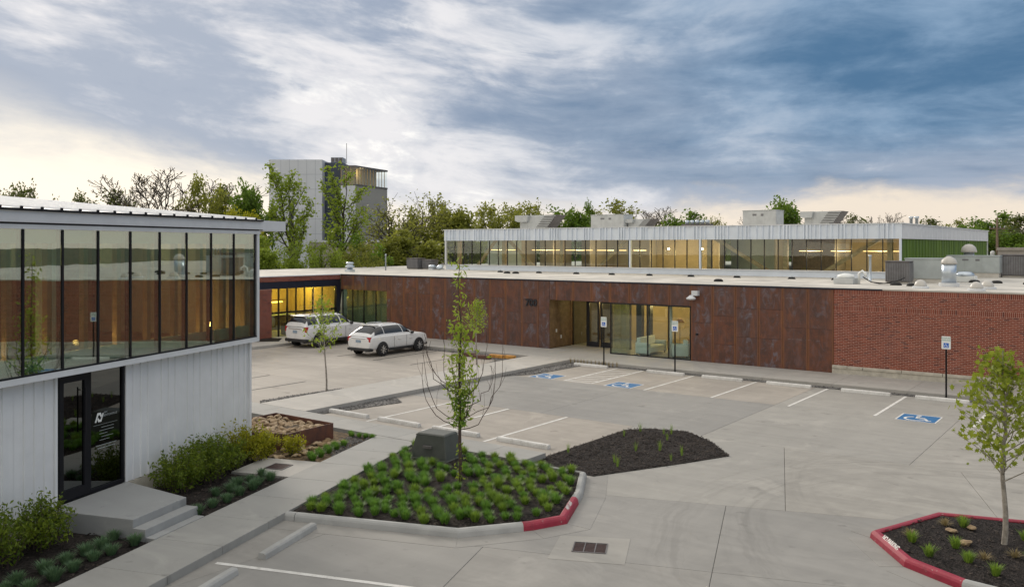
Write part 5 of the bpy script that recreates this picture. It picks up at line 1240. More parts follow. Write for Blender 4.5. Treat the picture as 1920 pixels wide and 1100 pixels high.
# local x runs along the front to the right, y away
r_ = .7; cor = [(r_ - r_ * math.cos(R(a)), r_ - r_ * math.sin(R(a))) for a in range(0, 91, 15)]
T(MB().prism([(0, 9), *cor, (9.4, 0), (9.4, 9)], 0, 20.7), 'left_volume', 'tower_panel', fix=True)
for j in range(1, 8):
    z = 20.7 * j / 8; T(MB().prism([(-.012, 9), *[(p[0] - .012, p[1] - .012) for p in cor], (9.39, -.012), (9.39, 9)], z, z + .05), 'panel_seam', 'distant_roof')
for i in range(1, 6): T(MB().box(.7 + 1.5 * i, .74 + 1.5 * i, -.016, 0, 0, 20.7), 'panel_seam', 'distant_roof')
T(MB().box(9.42, 12.6, 2.2, 9, 0, 20.4), 'dark_slot', 'tower_slot'); T(MB().box(10.3, 12.4, 3, 6, 20.4, 21.4), 'roof_machine', 'distant_roof')
for i in range(3): T(MB().box(10.4 + .7 * i, 10.9 + .7 * i, 2.96, 2.99, 20.6, 21.3), 'louvre', 'unit_dark')
T(MB().tube([(12.9, 4, 20.4), (12.9, 4, 24)], .05, 6), 'mast', 'unit_dark')
rv = T(MB().prism([(12.64, .0), (15.2, 0), (19.3, 10), (12.64, 12)], 0, 16.2), 'right_volume', 'tower_side_shaded')
for j in range(1, 6): T(MB().prism([(12.66, -.02), (15.2, -.02), (19.32, 9.98), (12.66, 12)], 16.2 * j / 6, 16.2 * j / 6 + .04), 'panel_seam', 'unit_grey')
T(MB().box(12.66, 15.2, -.09, -.025, 0, 16.19), 'front_lit_sheet', 'tower_panel'); T(MB().box(15.14, 15.24, -.12, -.0, 16.46, 19.39), 'corner_post', 'unit_dark')
T(MB().prism([(12.6, -.1), (15.25, -.1), (19.4, 9.95), (12.6, 12)], 16.2, 16.45), 'ledge', 'unit_dark'); T(MB().prism([(12.6, -.1), (15.25, -.1), (19.4, 9.95), (12.6, 12)], 19.4, 19.7), 'top_roof', 'unit_dark')
gl = T(MB().prism([(12.7, 3.5), (14.6, 3.5), (17.2, 9.9), (12.7, 11.5)], 16.46, 19.4), 'lit_room', 'interior_warm')
for a, b, n_ in (((12.7, .02), (15.2, .02), 3), ((15.2, .02), (19.28, 10), 11)):
    for i in range(n_):
        p, q = lerp(a, b, (i + .06) / n_), lerp(a, b, (i + .94) / n_); T(MB().poly([(p[0], p[1], 16.46), (q[0], q[1], 16.46), (q[0], q[1], 19.4), (p[0], p[1], 19.4)]), 'window_pane', 'glass_clear')
        e = lerp(a, b, i / n_); T(MB().box(e[0] - .05, e[0] + .05, e[1] - .05, e[1] + .05, 16.46, 19.4), 'window_post', 'timber')
l_ = bpy.data.lights.new('top_room_lamp', 'POINT'); l_.energy = 60; l_.color = (1, .78, .4); lo_ = bpy.data.objects.new('top_room_lamp', l_); COL.objects.link(lo_); lo_.parent = tw; lo_.location = (15.6, 3.4, 18.6)

def shed(name, lb, x, y, rz, w, d, h_, wall, roof, ridge=.0):
    t = thing(name, lb, 'building', (x, y, -.2), rz); MB().box(-w / 2, w / 2, -d / 2, d / 2, 0, h_).build('wall', wall, t)
    m = MB().extrude([(-w / 2 - .3, -d / 2 - .3, h_), (-w / 2 - .3, d / 2 + .3, h_), (-w / 2 - .3, 0, h_ + ridge)] if ridge else [(-w / 2 - .1, -d / 2 - .1, h_), (-w / 2 - .1, d / 2 + .1, h_), (-w / 2 - .1, d / 2 + .1, h_ + .3), (-w / 2 - .1, -d / 2 - .1, h_ + .3)], (w + (.6 if ridge else .2), 0, 0)); m.build('roof', roof, t, fix=True)
    for i in range(3): MB().box(-w / 2 + w * (i + .35) / 3, -w / 2 + w * (i + .65) / 3, -d / 2 - .03, -d / 2 - .002, h_ * .35, h_ * .7).build('window', 'car_glass', t)
shed('low_building', 'low tan building at the frame edge beyond the green end', -6.0, 112, R(6), 16, 8, 5.2, 'distant_wall', 'distant_wall')
shed('blue_roofed_shed', 'shed with pale blue roof behind the utility poles', -9, 150, R(8), 18, 10, 5.2, 'distant_wall', 'distant_roof', 1.6)
shed('low_building', 'low white flat building seen between the far trunks', -88, 92, R(36), 26, 8, 6.2, 'distant_wall', 'trim_white')
shed('gabled_house', 'small pale house beside the tower beyond the metal roof', -122, 76, R(30), 8, 7, 8.6, 'trim_white', 'distant_wall', 2.2)
for i, (x, y, z) in enumerate(((-97.5, 72.0, 10.9), (-91.6, 74.3, 11.7))):
    t = MB().lathe([(.35, 0), (.33, z), (.4, z), (.4, z + .25)], n=12).build('smokestack', 'distant_roof', None, (x, y, -.2), smooth=True); tag(t, ('shorter', 'taller')[i] + ' of two blue grey stacks above the metal roof', 'chimney')
def pole(x, y, h_, lb, arms, trans=()):
    t = thing('utility_pole', lb, 'pole', (x, y, -.2), R(20), 'utility poles'); MB().tube([(0, 0, 0), (0, 0, h_)], [.17, .11], 8).build('post', 'pole_wood', t, smooth=True)
    for z, l in arms:
        MB().box(-l / 2, l / 2, -.06, .06, z, z + .14).build('crossarm', 'pole_wood', t)
        for q in (-.46, -.2, .2, .46): MB().lathe([(.03, 0), (.06, .06), (.03, .2)], (q * l, 0, z + .14), 8).build('insulator', 'unit_grey', t)
    for q in trans: MB().lathe([(.05, q[2] - .1), (.25, q[2]), (.25, q[2] + .8), (.1, q[2] + .95)], (q[0], q[1], 0), 12).build('transformer', 'unit_pale', t, smooth=True)
    return t
pole(-14.2, 112.0, 8.9, 'far utility pole carrying two pale transformers', ((7.6, 1.6),), ((-.45, 0, 4.2), (.45, 0, 4.2)))
pole(-6.6, 86.5, 9.2, 'wooden utility pole with long crossarm at the frame edge', ((8.7, 2.6),), ((.35, 0, 4.8),))
pole(-112, 78.5, 12.4, 'thin far mast above the metal roof', ((11.2, 1.0),))
for i in range(3):
    a, b = Vector((-6.6, 86.5, 8.75 - .05 * i)), Vector((-14.2, 112, 7.6 - .3 * i)); pts = [a.lerp(b, q / 8) - Vector((0, 0, .9 * (1 - (q / 4 - 1) ** 2))) for q in range(9)]
    o = MB().tube(pts, .018, 4).build('power_line', 'rubber'); tag(o, ('upper', 'middle', 'lower')[i] + ' power line sagging between the two utility poles', 'cable', 'power lines')
# timber pieces and steel edging in the far gravel
for x, y, w_, lb, mt_ in ((-26.3, 32.9, .5, 'rusty steel planter edge standing in the far gravel bed', 'corten_plain'), (-25.75, 33.5, .45, 'orange timber block lying by the far small tree', 'beam_orange'), (-25.1, 33.6, .3, 'smaller orange timber block by the rusted wall walk', 'beam_orange'), (-27.3, 33.2, .35, 'rusty steel edge piece behind the far small tree', 'corten_plain')):
    o = MB().box(-w_, w_, -.12, .12, 0, .16).build('timber_block' if 'timber' in lb else 'steel_edging', mt_, None, (x, y, .015), .1, bevel=.01); tag(o, lb, 'block')
soil(ccw([(-41.15, 29.0), (-39.3, 31.0), (-40.4, 32.1), (-41.15, 31.9)]), .165, 'mulch_bed', 'mulch', .3, .02, .02)
FAR = [
    (-116.0, 53.3, 13.8, 6.1, 'loose', 'leaf_far', 'rounded dark tree first behind the metal roof'),
    (-119.5, 50.7, 11.9, 4.2, 'loose', 'leaf_far', 'low tree top at the frame edge over the metal roof'),
    (-117.8, 59.5, 13.1, 5.3, 'loose', 'leaf_far', 'flat topped dark tree second behind the metal roof'),
    (-118.4, 64.0, 13.5, 5.9, 'loose', 'leaf_far', 'dark tree beside the thin mast over the metal roof'),
    (-102.1, 61.2, 15.5, 6.5, 'bare', 'leaf_bud', 'tall bare tree left of the two stacks'),
    (-111.5, 64.2, 14.2, 4.4, 'bare', 'leaf_bud', 'shorter bare tree beside the tall bare one'),
    (-100.1, 65.2, 14.8, 5.0, 'loose', 'leaf_olive', 'tall dark leafy tree left of the two stacks'),
    (-100.0, 70.2, 13.7, 4.5, 'loose', 'leaf_far', 'dark tree behind the two stacks'),
    (-109.0, 74.8, 15.4, 6.2, 'bare', 'leaf_bud', 'bare crown behind the dark leafy tree'),
    (-87.7, 65.6, 13.0, 3.0, 'round', 'leaf_bright', 'green rounded tree touching the tower edge'),
    (-79.0, 55.9, 9.6, 2.5, 'round', 'leaf_gold', 'low yellow green tree top at the taller stack'),
    (-74.0, 54.7, 9.3, 2.2, 'round', 'leaf_gold', 'small yellow green tree top by the pale house'),
    (-65.1, 53.8, 13.6, 3.1, 'poplar', 'leaf_poplar', 'tall sparse green tree in front of the tower, one with forked stem'),
    (-60.7, 54.6, 13.2, 2.8, 'poplar', 'leaf_poplar', 'tall green tree in front of the dark tower slot'),
    (-57.6, 44.4, 6.6, 2.8, 'round', 'leaf_poplar', 'bushy yellow green tree right at the metal building corner'),
    (-59.0, 48.4, 6.0, 2.7, 'loose', 'leaf_poplar', 'green tree below the forked tall tree'),
    (-55.4, 48.6, 6.1, 2.7, 'loose', 'leaf_poplar', 'light green tree between the two tall stems'),
    (-57.8, 54.2, 6.7, 2.9, 'loose', 'leaf_fresh', 'green tree below the tower glazing'),
    (-53.6, 52.4, 6.0, 3.2, 'loose', 'leaf_olive', 'olive shrub tree right of the pale flue pipe'),
    (-64.2, 66.9, 11.8, 6.3, 'spread', 'leaf_olive', 'broad olive tree with dark limbs right of the tower'),
    (-67.3, 74.6, 11.5, 4.1, 'loose', 'leaf_olive', 'olive green tree behind the broad dark limbed one'),
    (-62.6, 73.1, 9.9, 4.2, 'round', 'leaf_olive', 'brownish rounded tree at the upper storey corner'),
    (-56.8, 62.5, 7.4, 4.4, 'round', 'leaf_olive', 'low olive tree in front at the upper storey corner'),
    (-58.1, 59.0, 6.0, 2.5, 'loose', 'leaf_olive', 'low olive tree under the broad dark limbs'),
    (-73.9, 94.6, 11.6, 5.9, 'loose', 'leaf_olive', 'pale olive tree behind the fascia left of the first hooded unit'),
    (-76.0, 103.0, 11.2, 4.8, 'loose', 'leaf_olive', 'olive crown touching the first hooded unit'),
    (-74.8, 108.9, 12.5, 7.4, 'loose', 'leaf_olive', 'wide olive tree behind the first hooded unit'),
    (-66.2, 105.3, 10.9, 4.6, 'round', 'leaf_bright', 'green tree between the first two roof units'),
    (-67.1, 109.6, 12.4, 4.0, 'loose', 'leaf_bright', 'taller green tree just left of the plain pale unit'),
    (-67.4, 116.9, 12.7, 7.0, 'loose', 'leaf_olive', 'spreading brown green tree behind the plain pale unit'),
    (-60.1, 117.3, 11.5, 5.5, 'bare', 'leaf_bud', 'peach budding tree right of the low hooded unit'),
    (-66.9, 124.7, 11.3, 4.3, 'bare', 'leaf_bud', 'thin budding tree behind the low hooded unit'),
    (-49.6, 107.6, 10.5, 4.9, 'round', 'leaf_bright', 'bright green round tree above the small fans'),
    (-49.9, 122.4, 10.7, 4.8, 'bare', 'leaf_bud', 'bare tree left of the large sloping unit'),
    (-54.6, 128.9, 10.3, 3.4, 'loose', 'leaf_olive', 'small olive crown before the bare tree'),
    (-39.6, 117.5, 11.7, 4.5, 'round', 'leaf_bright', 'bright green tree right of the large sloping unit'),
    (-42.4, 142.9, 11.2, 5.2, 'bare', 'leaf_bud', 'bare crown behind the last hooded unit'),
    (-35.9, 132.8, 10.2, 3.6, 'loose', 'leaf_far', 'small green tree right of the last hooded unit'),
    (-32.5, 140.3, 10.8, 2.9, 'bare', 'leaf_bud', 'lone bare tree above the fascia corner'),
    (-36.5, 147.3, 10.3, 3.1, 'bare', 'leaf_bud', 'faint bare tree left of the lone one'),
    (-24.8, 141.0, 9.9, 4.4, 'round', 'leaf_far', 'dark green tree right of the flue pipes'),
    (-24.7, 156.0, 9.9, 5.2, 'loose', 'leaf_olive', 'olive tree behind the green end'),
    (-19.1, 135.3, 10.4, 5.2, 'round', 'leaf_bright', 'tallest green tree over the green end'),
    (-16.3, 127.4, 7.7, 4.2, 'round', 'leaf_far', 'dark tree behind the far utility pole'),
    (-16.5, 149.7, 9.6, 5.6, 'loose', 'leaf_olive', 'olive tree at the frame edge behind the poles'),
    (-13.3, 120.9, 7.5, 3.6, 'round', 'leaf_bright', 'rounded green tree low at the frame edge'),
    (-12.3, 137.8, 9.8, 5.8, 'round', 'leaf_far', 'dark tree just outside the frame edge'),
]

# ------------------------------------------------------------------ vegetation
def grow(rng, p, d, ln, r, lev, maxlev, segs, tips, kids, spread, up, wob=.18, seg_n=4, start=.35, lf=.62):
    """recursive limb: fills segs with (points, radii, level) and tips with leaf-bearing points"""
    pts = [Vector(p)]; rad = [r]; d = Vector(d).normalized(); q = Vector(p)
    for i in range(seg_n):
        d = (d + Vector((rng.gauss(0, wob), rng.gauss(0, wob), rng.gauss(0, wob * .6) + up))).normalized()
        q = q + d * (ln / seg_n); pts.append(q.copy()); rad.append(r * (1 - .72 * (i + 1) / seg_n))
    segs.append((pts, rad, lev))
    if lev >= maxlev - 1:
        for i in range(1, len(pts)): tips.append((pts[i], d.copy(), lev))
    if lev < maxlev:
        for k in range(kids[lev]):
            t = start + (1 - start) * (k + rng.uniform(.1, .9)) / kids[lev]; f = t * seg_n; i = min(int(f), seg_n - 1)
            b = pts[i].lerp(pts[i + 1], f - i); dd = (pts[i + 1] - pts[i]).normalized()
            a = rng.uniform(0, 6.283); u = dd.orthogonal().normalized(); w_ = dd.cross(u)
            nd = dd * math.cos(spread[lev]) + (u * math.cos(a) + w_ * math.sin(a)) * math.sin(spread[lev])
            grow(rng, b, nd, ln * lf * rng.uniform(.75, 1.15) * (1.15 - .35 * t), rad[i] * .62, lev + 1, maxlev, segs, tips, kids, spread, up, wob * 1.15, max(2, seg_n - 1), .25, lf)
def limbs(segs, minr=.0):
    m = MB()
    for pts, rad, lev in segs:
        m.tube(pts, [max(v, minr) for v in rad], (7, 5, 4, 3, 3)[min(lev, 4)], False)
    return m
def leaf_quads(rng, tips, per, size, spread, m=None, shape='quad', droop=.0):
    m = m or MB()
    for p, d, lev in tips:
        for _ in range(per if isinstance(per, int) else rng.randint(*per)):
            c = p + Vector((rng.gauss(0, spread), rng.gauss(0, spread), rng.gauss(0, spread * .8)))
            n = Vector((rng.gauss(0, 1), rng.gauss(0, 1), rng.gauss(.5, 1))).normalized(); u = n.orthogonal().normalized()
            u.rotate(Matrix.Rotation(rng.uniform(0, 6.28), 3, n)); u.z -= droop; w_ = n.cross(u).normalized(); s = size * rng.uniform(.6, 1.25)
            i = len(m.v)
            if shape == 'quad':
                m.v += [tuple(c + u * s), tuple(c + w_ * s * .62), tuple(c - u * s * .9), tuple(c - w_ * s * .62)]; m.f.append((i, i + 1, i + 2, i + 3))
            elif shape == 'maple':
                out = [(-.9, 0), (-.35, .35), (-.25, .85), (.1, .45), (.45, .75), (.5, .25), (1.1, 0), (.5, -.25), (.45, -.75), (.1, -.45), (-.25, -.85), (-.35, -.35)]
                m.v.append(tuple(c)); m.v += [tuple(c + u * (a * s) + w_ * (b * s) + n * (-.25 * s * abs(b) - .12 * s * max(0, a))) for a, b in out]
                m.f += [(i, i + 1 + j, i + 1 + (j + 1) % 12) for j in range(12)]
            else:   # lance: a folded narrow leaf
                m.v += [tuple(c + u * s), tuple(c + w_ * s * .36 + n * s * .12), tuple(c - u * s * .8), tuple(c - w_ * s * .36 + n * s * .12)]; m.f += [(i, i + 1, i + 2), (i, i + 2, i + 3)]
    return m
PROTO = {}
def proto(kind, var):
    key = (kind, var)
    if key in PROTO: return PROTO[key]
    rng = random.Random(hash(kind) % 1 + len(kind) * 31 + var * 7 + ord(kind[0])); segs, tips = [], []
    if kind == 'round': grow(rng, (0, 0, 0), (0, 0, 1), 6.8, .24, 0, 3, segs, tips, (9, 6, 4), (1.05, .85, .8), .05, .12, 6, .22, .56); per, sz, sp_ = (7, 12), .20, .34
    elif kind == 'loose': grow(rng, (0, 0, 0), (.05, 0, 1), 6.6, .24, 0, 3, segs, tips, (8, 5, 5), (.95, .8, .7), .07, .16, 6, .25, .58); per, sz, sp_ = (4, 7), .17, .28
    elif kind == 'bare': grow(rng, (0, 0, 0), (0, .05, 1), 6.4, .22, 0, 4, segs, tips, (7, 5, 4, 3), (.75, .65, .6, .6), .08, .15, 6, .25, .6); per, sz, sp_ = (0, 1), .07, .1
    elif kind == 'poplar': grow(rng, (0, 0, 0), (0, 0, 1), 9.2, .16, 0, 3, segs, tips, (15, 5, 3), (.62, .6, .6), .10, .09, 8, .22, .36); per, sz, sp_ = (1, 2), .13, .19
    else: grow(rng, (0, 0, 0), (.1, 0, 1), 5.2, .34, 0, 4, segs, tips, (7, 5, 4, 3), (1.0, .7, .6, .6), .06, .2, 6, .3, .68); per, sz, sp_ = (1, 2), .11, .17
    zs = max(q.z for s in segs for q in s[0]); ws = sorted(abs(t[0].x) + abs(t[0].y) for t in tips); wd = ws[int(len(ws) * .80)] * .95
    tm = limbs(segs, .012 if kind != 'bare' else .022).mesh('trunk'); tm.materials.append(MATS['bark_far'])
    cm_ = leaf_quads(rng, tips, per, sz, sp_).mesh('crown')
    PROTO[key] = (tm, cm_, zs, wd, {}); return PROTO[key]
def far_tree(i, x, y, h_, w_, kind, lf, lb):
    tm, cm_, zs, wd, by = proto(kind, i % 2)
    if lf not in by: c = cm_.copy(); c.materials.append(MATS[lf]); by[lf] = c
    t = thing({'poplar': 'tall_tree', 'bare': 'bare_tree', 'spread': 'spreading_tree'}.get(kind, 'leafy_tree'), lb, 'tree', (x, y, -.2), (i * 2.399) % 6.283, 'trees beyond the buildings')
    sx = w_ / wd; sz = h_ / zs; t.scale = (sx, sx, sz)
    link('trunk', tm, None, t); link('crown', by[lf], None, t)
for i, a in enumerate(FAR): far_tree(i, *a)
# far wood closing the horizon
rr = random.Random(77); m = MB()
for i in range(5200):
    a = R(-62 + 100 * rr.random()) ; dd = rr.uniform(190, 330); x = dd * math.sin(a - YAW); y = dd * math.cos(a - YAW); s = rr.uniform(.8, 2.2); z = max(0, rr.gauss(3.5, 2.4)) + 1.4 * math.sin(a * 37) + .9 * math.sin(a * 91)
    c = Vector((x, y, z)); n = Vector((rr.gauss(0, 1), rr.gauss(0, 1), rr.gauss(0, 1))).normalized(); u = n.orthogonal().normalized(); w_ = n.cross(u)
    m.poly([c + u * s, c + w_ * s * .7, c - u * s, c - w_ * s * .7])
o = m.build('distant_woods', 'leaf_far'); tag(o, 'low dark wood along the horizon behind the buildings', 'woods', kind='stuff')

# --- young trees in the lot
def young(name, lb, loc, segs, leaf_m, leaf_mat, bark='bark', extra=None):
    t = thing(name, lb, 'tree', loc, 0); lm = limbs(segs, .003); lm.build('trunk', bark, t, smooth=True); leaf_m.build('crown', leaf_mat, t)
    if extra: extra[0].build('basal_leaves', extra[1], t)
    return t
# vase-shaped tree on the grass island: leafy leader, bare arching side limbs
rng = random.Random(14); segs, tips, low, shoots = [], [], [], []
lead = [Vector((.02 * math.sin(i * .9), .02 * math.cos(i * 1.3), 5.15 * i / 14)) for i in range(15)]
segs.append((lead, [.042 * (1 - .93 * i / 14) + .003 for i in range(15)], 0))
rt, dp = Vector((C_ := math.cos(YAW), S_ := math.sin(YAW), 0)), Vector((-math.sin(YAW), math.cos(YAW), 0))
for i in range(13):
    a = i * 2.4 + .3; out = (rt * math.cos(a) + dp * math.sin(a)); z0 = 1.18 + .09 * i * rng.uniform(.6, 1.2); reach = rng.uniform(.45, 1.05); top = rng.uniform(.7, 1.85)
    pts = [Vector((0, 0, z0))]
    for k in range(1, 9):
        f = k / 8; pts.append(Vector((0, 0, z0)) + out * reach * (math.sin(f * 1.75) ** .9) + Vector((0, 0, .12 * f + top * f ** 2.0)) + Vector((rng.gauss(0, .035), rng.gauss(0, .035), rng.gauss(0, .02))))
    segs.append((pts, [.010 * (1 - .8 * k / 8) + .002 for k in range(9)], 2))
    for k in (3, 5, 7): 
        b = pts[k]; e = b + out * rng.uniform(-.05, .12) + Vector((rng.gauss(0, .08), rng.gauss(0, .08), rng.uniform(.15, .6))); segs.append(([b, b.lerp(e, .5) + out * .04, e], [.005, .0035, .002], 3))
for i in range(26):
    z0 = 1.25 + 2.2 * (i / 26) ; a = i * 2.4; out = rt * math.cos(a) + dp * math.sin(a); ln = rng.uniform(.5, 1.15) * (1.2 - .22 * z0)
    pts = [Vector((0, 0, z0)) + out * (.48 * ln * math.sin(f * 1.5)) + Vector((0, 0, ln * f)) for f in (0, .25, .5, .75, 1)]
    segs.append((pts, [.009, .007, .005, .004, .002], 3)); tips += [(p, out, 3) for p in pts[1:]]
for i in range(40): z = 2.0 + 3.15 * i / 40; tips.append((Vector((.03 * math.sin(z * 5), .03 * math.cos(z * 4), z)), Vector((0, 0, 1)), 3))
for i in range(44): z = rng.uniform(1.25, 2.15); a = rng.uniform(0, 6.28); r_ = rng.uniform(.02, .2); low.append((Vector((r_ * math.cos(a), r_ * math.sin(a), z)), Vector((0, 0, 1)), 3))
for i in range(20): z = rng.uniform(.05, .85); a = rng.uniform(0, 6.28); shoots.append((Vector((.05 * math.cos(a), .05 * math.sin(a), z)), Vector((0, 0, 1)), 3))
lm = leaf_quads(rng, tips, (3, 6), .075, .10, None, 'lance', .25)
t = young('vase_tree', 'slender vase-shaped tree with bare arching limbs on the grass island', (-12.7, 15.1, .12), segs, lm, 'leaf_lime', 'twig', (leaf_quads(rng, shoots, (2, 5), .055, .045, None, 'lance', .3), 'leaf_lime'))
leaf_quads(rng, low, (5, 9), .07, .075, None, 'lance', .5).build('lower_foliage', 'leaf_fresh', t)
# maple on the red kerbed island
rng = random.Random(5); segs, tips = [], []
lead = [Vector((.03 * math.sin(i), .02 * math.cos(i * 1.7), 3.5 * i / 12)) for i in range(13)]; segs.append((lead, [.05 * (1 - .88 * i / 12) + .003 for i in range(13)], 0))
for i in range(34):
    f = i / 33; z0 = 1.15 + 2.05 * f; a = i * 2.4; out = Vector((math.cos(a), math.sin(a), 0)); ln = (.98 - .72 * f ** 1.4) * rng.uniform(.8, 1.15)
    pts = [Vector((0, 0, z0)) + out * ln * g_ + Vector((rng.gauss(0, .02), rng.gauss(0, .02), ln * (.75 * g_ - .05 * g_ ** 2))) for g_ in (0, .3, .6, 1)]
    segs.append((pts, [.014, .01, .007, .003], 2)); tips += [(p, out, 3) for p in pts[2:]] ; tips.append((pts[1].lerp(pts[2], .5), out, 3))
    for k in (1, 2):
        e = pts[k] + out * .18 * rng.random() + Vector((rng.gauss(0, .14), rng.gauss(0, .14), rng.uniform(.08, .25))); segs.append(([pts[k], e], [.005, .002], 3)); tips.append((e, out, 3))
for i in range(6): tips.append((lead[-1] - Vector((0, 0, .1 * i)), out, 3))
lm = leaf_quads(rng, tips, (4, 9), .06, .10, None, 'maple', .35)
young('young_maple', 'young maple with pale trunk on the red kerbed mulch island', (-2.14, 17.74, .12), segs, lm, 'leaf_maple', 'bark_pale')
# smaller saplings in the gravel strips
def sapling(lb, loc, h_, zl, rad, seed, lf, per=(3, 6), lean=.0, size=.06, bark='bark_pale', n=22):
    rng = random.Random(seed); segs, tips = [], []
    lead = [Vector((lean * (i / 9) ** 2 + .04 * math.sin(i * .8), .03 * math.cos(i), h_ * i / 9)) for i in range(10)]; segs.append((lead, [.035 * (1 - .9 * i / 9) + .003 for i in range(10)], 0))
    for i in range(n):
        f = i / n; z0 = zl + (h_ - zl) * .9 * f; a = i * 2.4 + seed; out = Vector((math.cos(a), math.sin(a), 0)); ln = rad * (1.1 - .85 * f) * rng.uniform(.6, 1.2); j = z0 / h_ * 9; k = min(int(j), 8); b = lead[k].lerp(lead[k + 1], j - k)
        pts = [b + out * ln * g_ + Vector((0, 0, ln * .9 * g_)) for g_ in (0, .5, 1)]; segs.append((pts, [.009, .006, .002], 2)); tips += [(p, out, 3) for p in pts[1:]]
    tips += [(p, Vector((0, 0, 1)), 3) for p in lead[5:]]
    return young('sapling', lb, loc, segs, leaf_quads(rng, tips, per, size, .09, None, 'lance', .2), lf, bark)
sapling('leaning sapling with sparse lime leaves before the boxy white car', (-24.95, 21.85, .01), 3.62, 1.35, .75, 3, 'leaf_lime', (7, 12), -.25, .085)
sapling('dense narrow lime green sapling before the rusted wall', (-24.85, 30.7, .01), 3.0, 1.35, .62, 9, 'leaf_lime', (8, 13), .1, .075, n=30)
sapling('almost leafless pale sapling before the yellow lit windows', (-40.6, 34.6, .16), 2.9, .5, .7, 12, 'leaf_bud', (0, 2), .0, .05)

# --- shrubs
def shrub(lb, loc, w_, d_, h_, seed, lf, nst=26, per=(3, 5), size=.05, grp=None):
    rng = random.Random(seed); segs, tips = [], []
    for i in range(nst):
        a = rng.uniform(0, 6.28); rr_ = math.sqrt(rng.random()); bx, by = rr_ * w_ * .32 * math.cos(a), rr_ * d_ * .32 * math.sin(a); hh = h_ * rng.uniform(.55, 1.0) * (1 - .35 * rr_)
        ex, ey = bx + rng.gauss(0, w_ * .11) + math.cos(a) * w_ * .15, by + rng.gauss(0, d_ * .11) + math.sin(a) * d_ * .15
        pts = [Vector((bx + (ex - bx) * g_ ** 1.3 + rng.gauss(0, .015), by + (ey - by) * g_ ** 1.3 + rng.gauss(0, .015), hh * g_)) for g_ in (0, .25, .5, .75, 1)]
        segs.append((pts, [.009, .008, .006, .004, .002], 3)); tips += [(p, Vector((0, 0, 1)), 3) for p in pts[1:]] + [(pts[j].lerp(pts[j + 1], .5), Vector((0, 0, 1)), 3) for j in (1, 2, 3)]
        for j in (2, 3):
            e = pts[j] + Vector((rng.gauss(0, .09), rng.gauss(0, .09), rng.uniform(.04, .16))); segs.append(([pts[j], e], [.004, .002], 3)); tips += [(e, Vector((0, 0, 1)), 3), (pts[j].lerp(e, .5), Vector((0, 0, 1)), 3)]
    t = thing('shrub', lb, 'shrub', loc, 0, grp); limbs(segs, .002).build('stems', 'twig', t); leaf_quads(rng, tips, per, size, .05, None, 'lance').build('foliage', lf, t)
SH = [(-12.65, 8.9, 1.5, 1.3, .95, 'leaf_shrub', 'dark green shrub at the frame corner below the door'), (-12.6, 10.1, 1.5, 1.3, 1.05, 'leaf_shrub', 'second shrub up from the frame corner below the door'), (-12.65, 11.2, 1.4, 1.2, 1.05, 'leaf_shrub', 'third shrub from the frame corner with tall light shoots'), (-12.6, 12.25, 1.1, 1.0, .95, 'leaf_shrub', 'shrub just before the concrete stoop overlapping the black door foot'),
      (-12.75, 15.95, 1.3, 1.1, .95, 'leaf_shrub', 'olive shrub just past the stoop against the ribbed wall'), (-12.7, 16.85, 1.3, 1.1, 1.05, 'leaf_shrub', 'middle olive shrub against the ribbed wall'), (-12.85, 17.75, 1.2, 1.0, .95, 'leaf_shrub', 'olive shrub behind the square drain pad'), (-12.75, 18.75, 1.1, 1.0, 1.0, 'leaf_gold', 'yellow green shrub at the ribbed wall corner')]
for i, (u, v, w_, d_, h_, lf, lb) in enumerate(SH): x, y = fL(u, v); shrub(lb, (x, y, .09), w_, d_, h_ * 1.18, 60 + i, lf, 38, (4, 7), .05, 'shrubs along the metal building')
shrub('golden shrub in front of the rusted stone planter', (-18.35, 13.95, .09), .8, .7, .75, 91, 'leaf_gold', 26, (4, 7), .045); shrub('smaller golden shrub at the planter right side', (-17.85, 14.5, .09), .65, .6, .65, 92, 'leaf_gold', 20, (3, 6), .042)

# --- grass clumps
def tuft(seed, n, r, h_, w_=.006, lean=.55):
    rng = random.Random(seed); m = MB()
    for i in range(n):
        a = rng.uniform(0, 6.28); f = rng.random() ** .6; q = r * .5 * f; l = h_ * rng.uniform(.72, 1.12); tl = f * lean * 2.1 * rng.uniform(.7, 1.1); o = l * math.sin(min(tl, 1.35)); l = max(.03, l * math.cos(min(tl, 1.35)) * 1.05); a2 = a + rng.gauss(0, .35)
        b = Vector((q * math.cos(a), q * math.sin(a), 0)); s = Vector((-math.sin(a2), math.cos(a2), 0)) * w_; mid = b + Vector((math.cos(a2) * o * .4, math.sin(a2) * o * .4, l * .62)); e = b + Vector((math.cos(a2) * o, math.sin(a2) * o, l * .92)); j = len(m.v)
        m.v += [tuple(b - s), tuple(b + s), tuple(mid + s * .8), tuple(mid - s * .8), tuple(e)]; m.f += [(j, j + 1, j + 2, j + 3), (j + 3, j + 2, j + 4)]
    return m
TUFT = {}
for mt_ in ('tuft_green', 'tuft_olive', 'tuft_blue'):
    TUFT[mt_] = []
    for i in range(4): me = tuft(i + 5, 230, .11, .215, .0055, .37).mesh('grass_clump'); me.materials.append(MATS[mt_]); TUFT[mt_].append(me)
rng = random.Random(33); n = 0
inner = inset(isl_in, .12)
rows_ = []
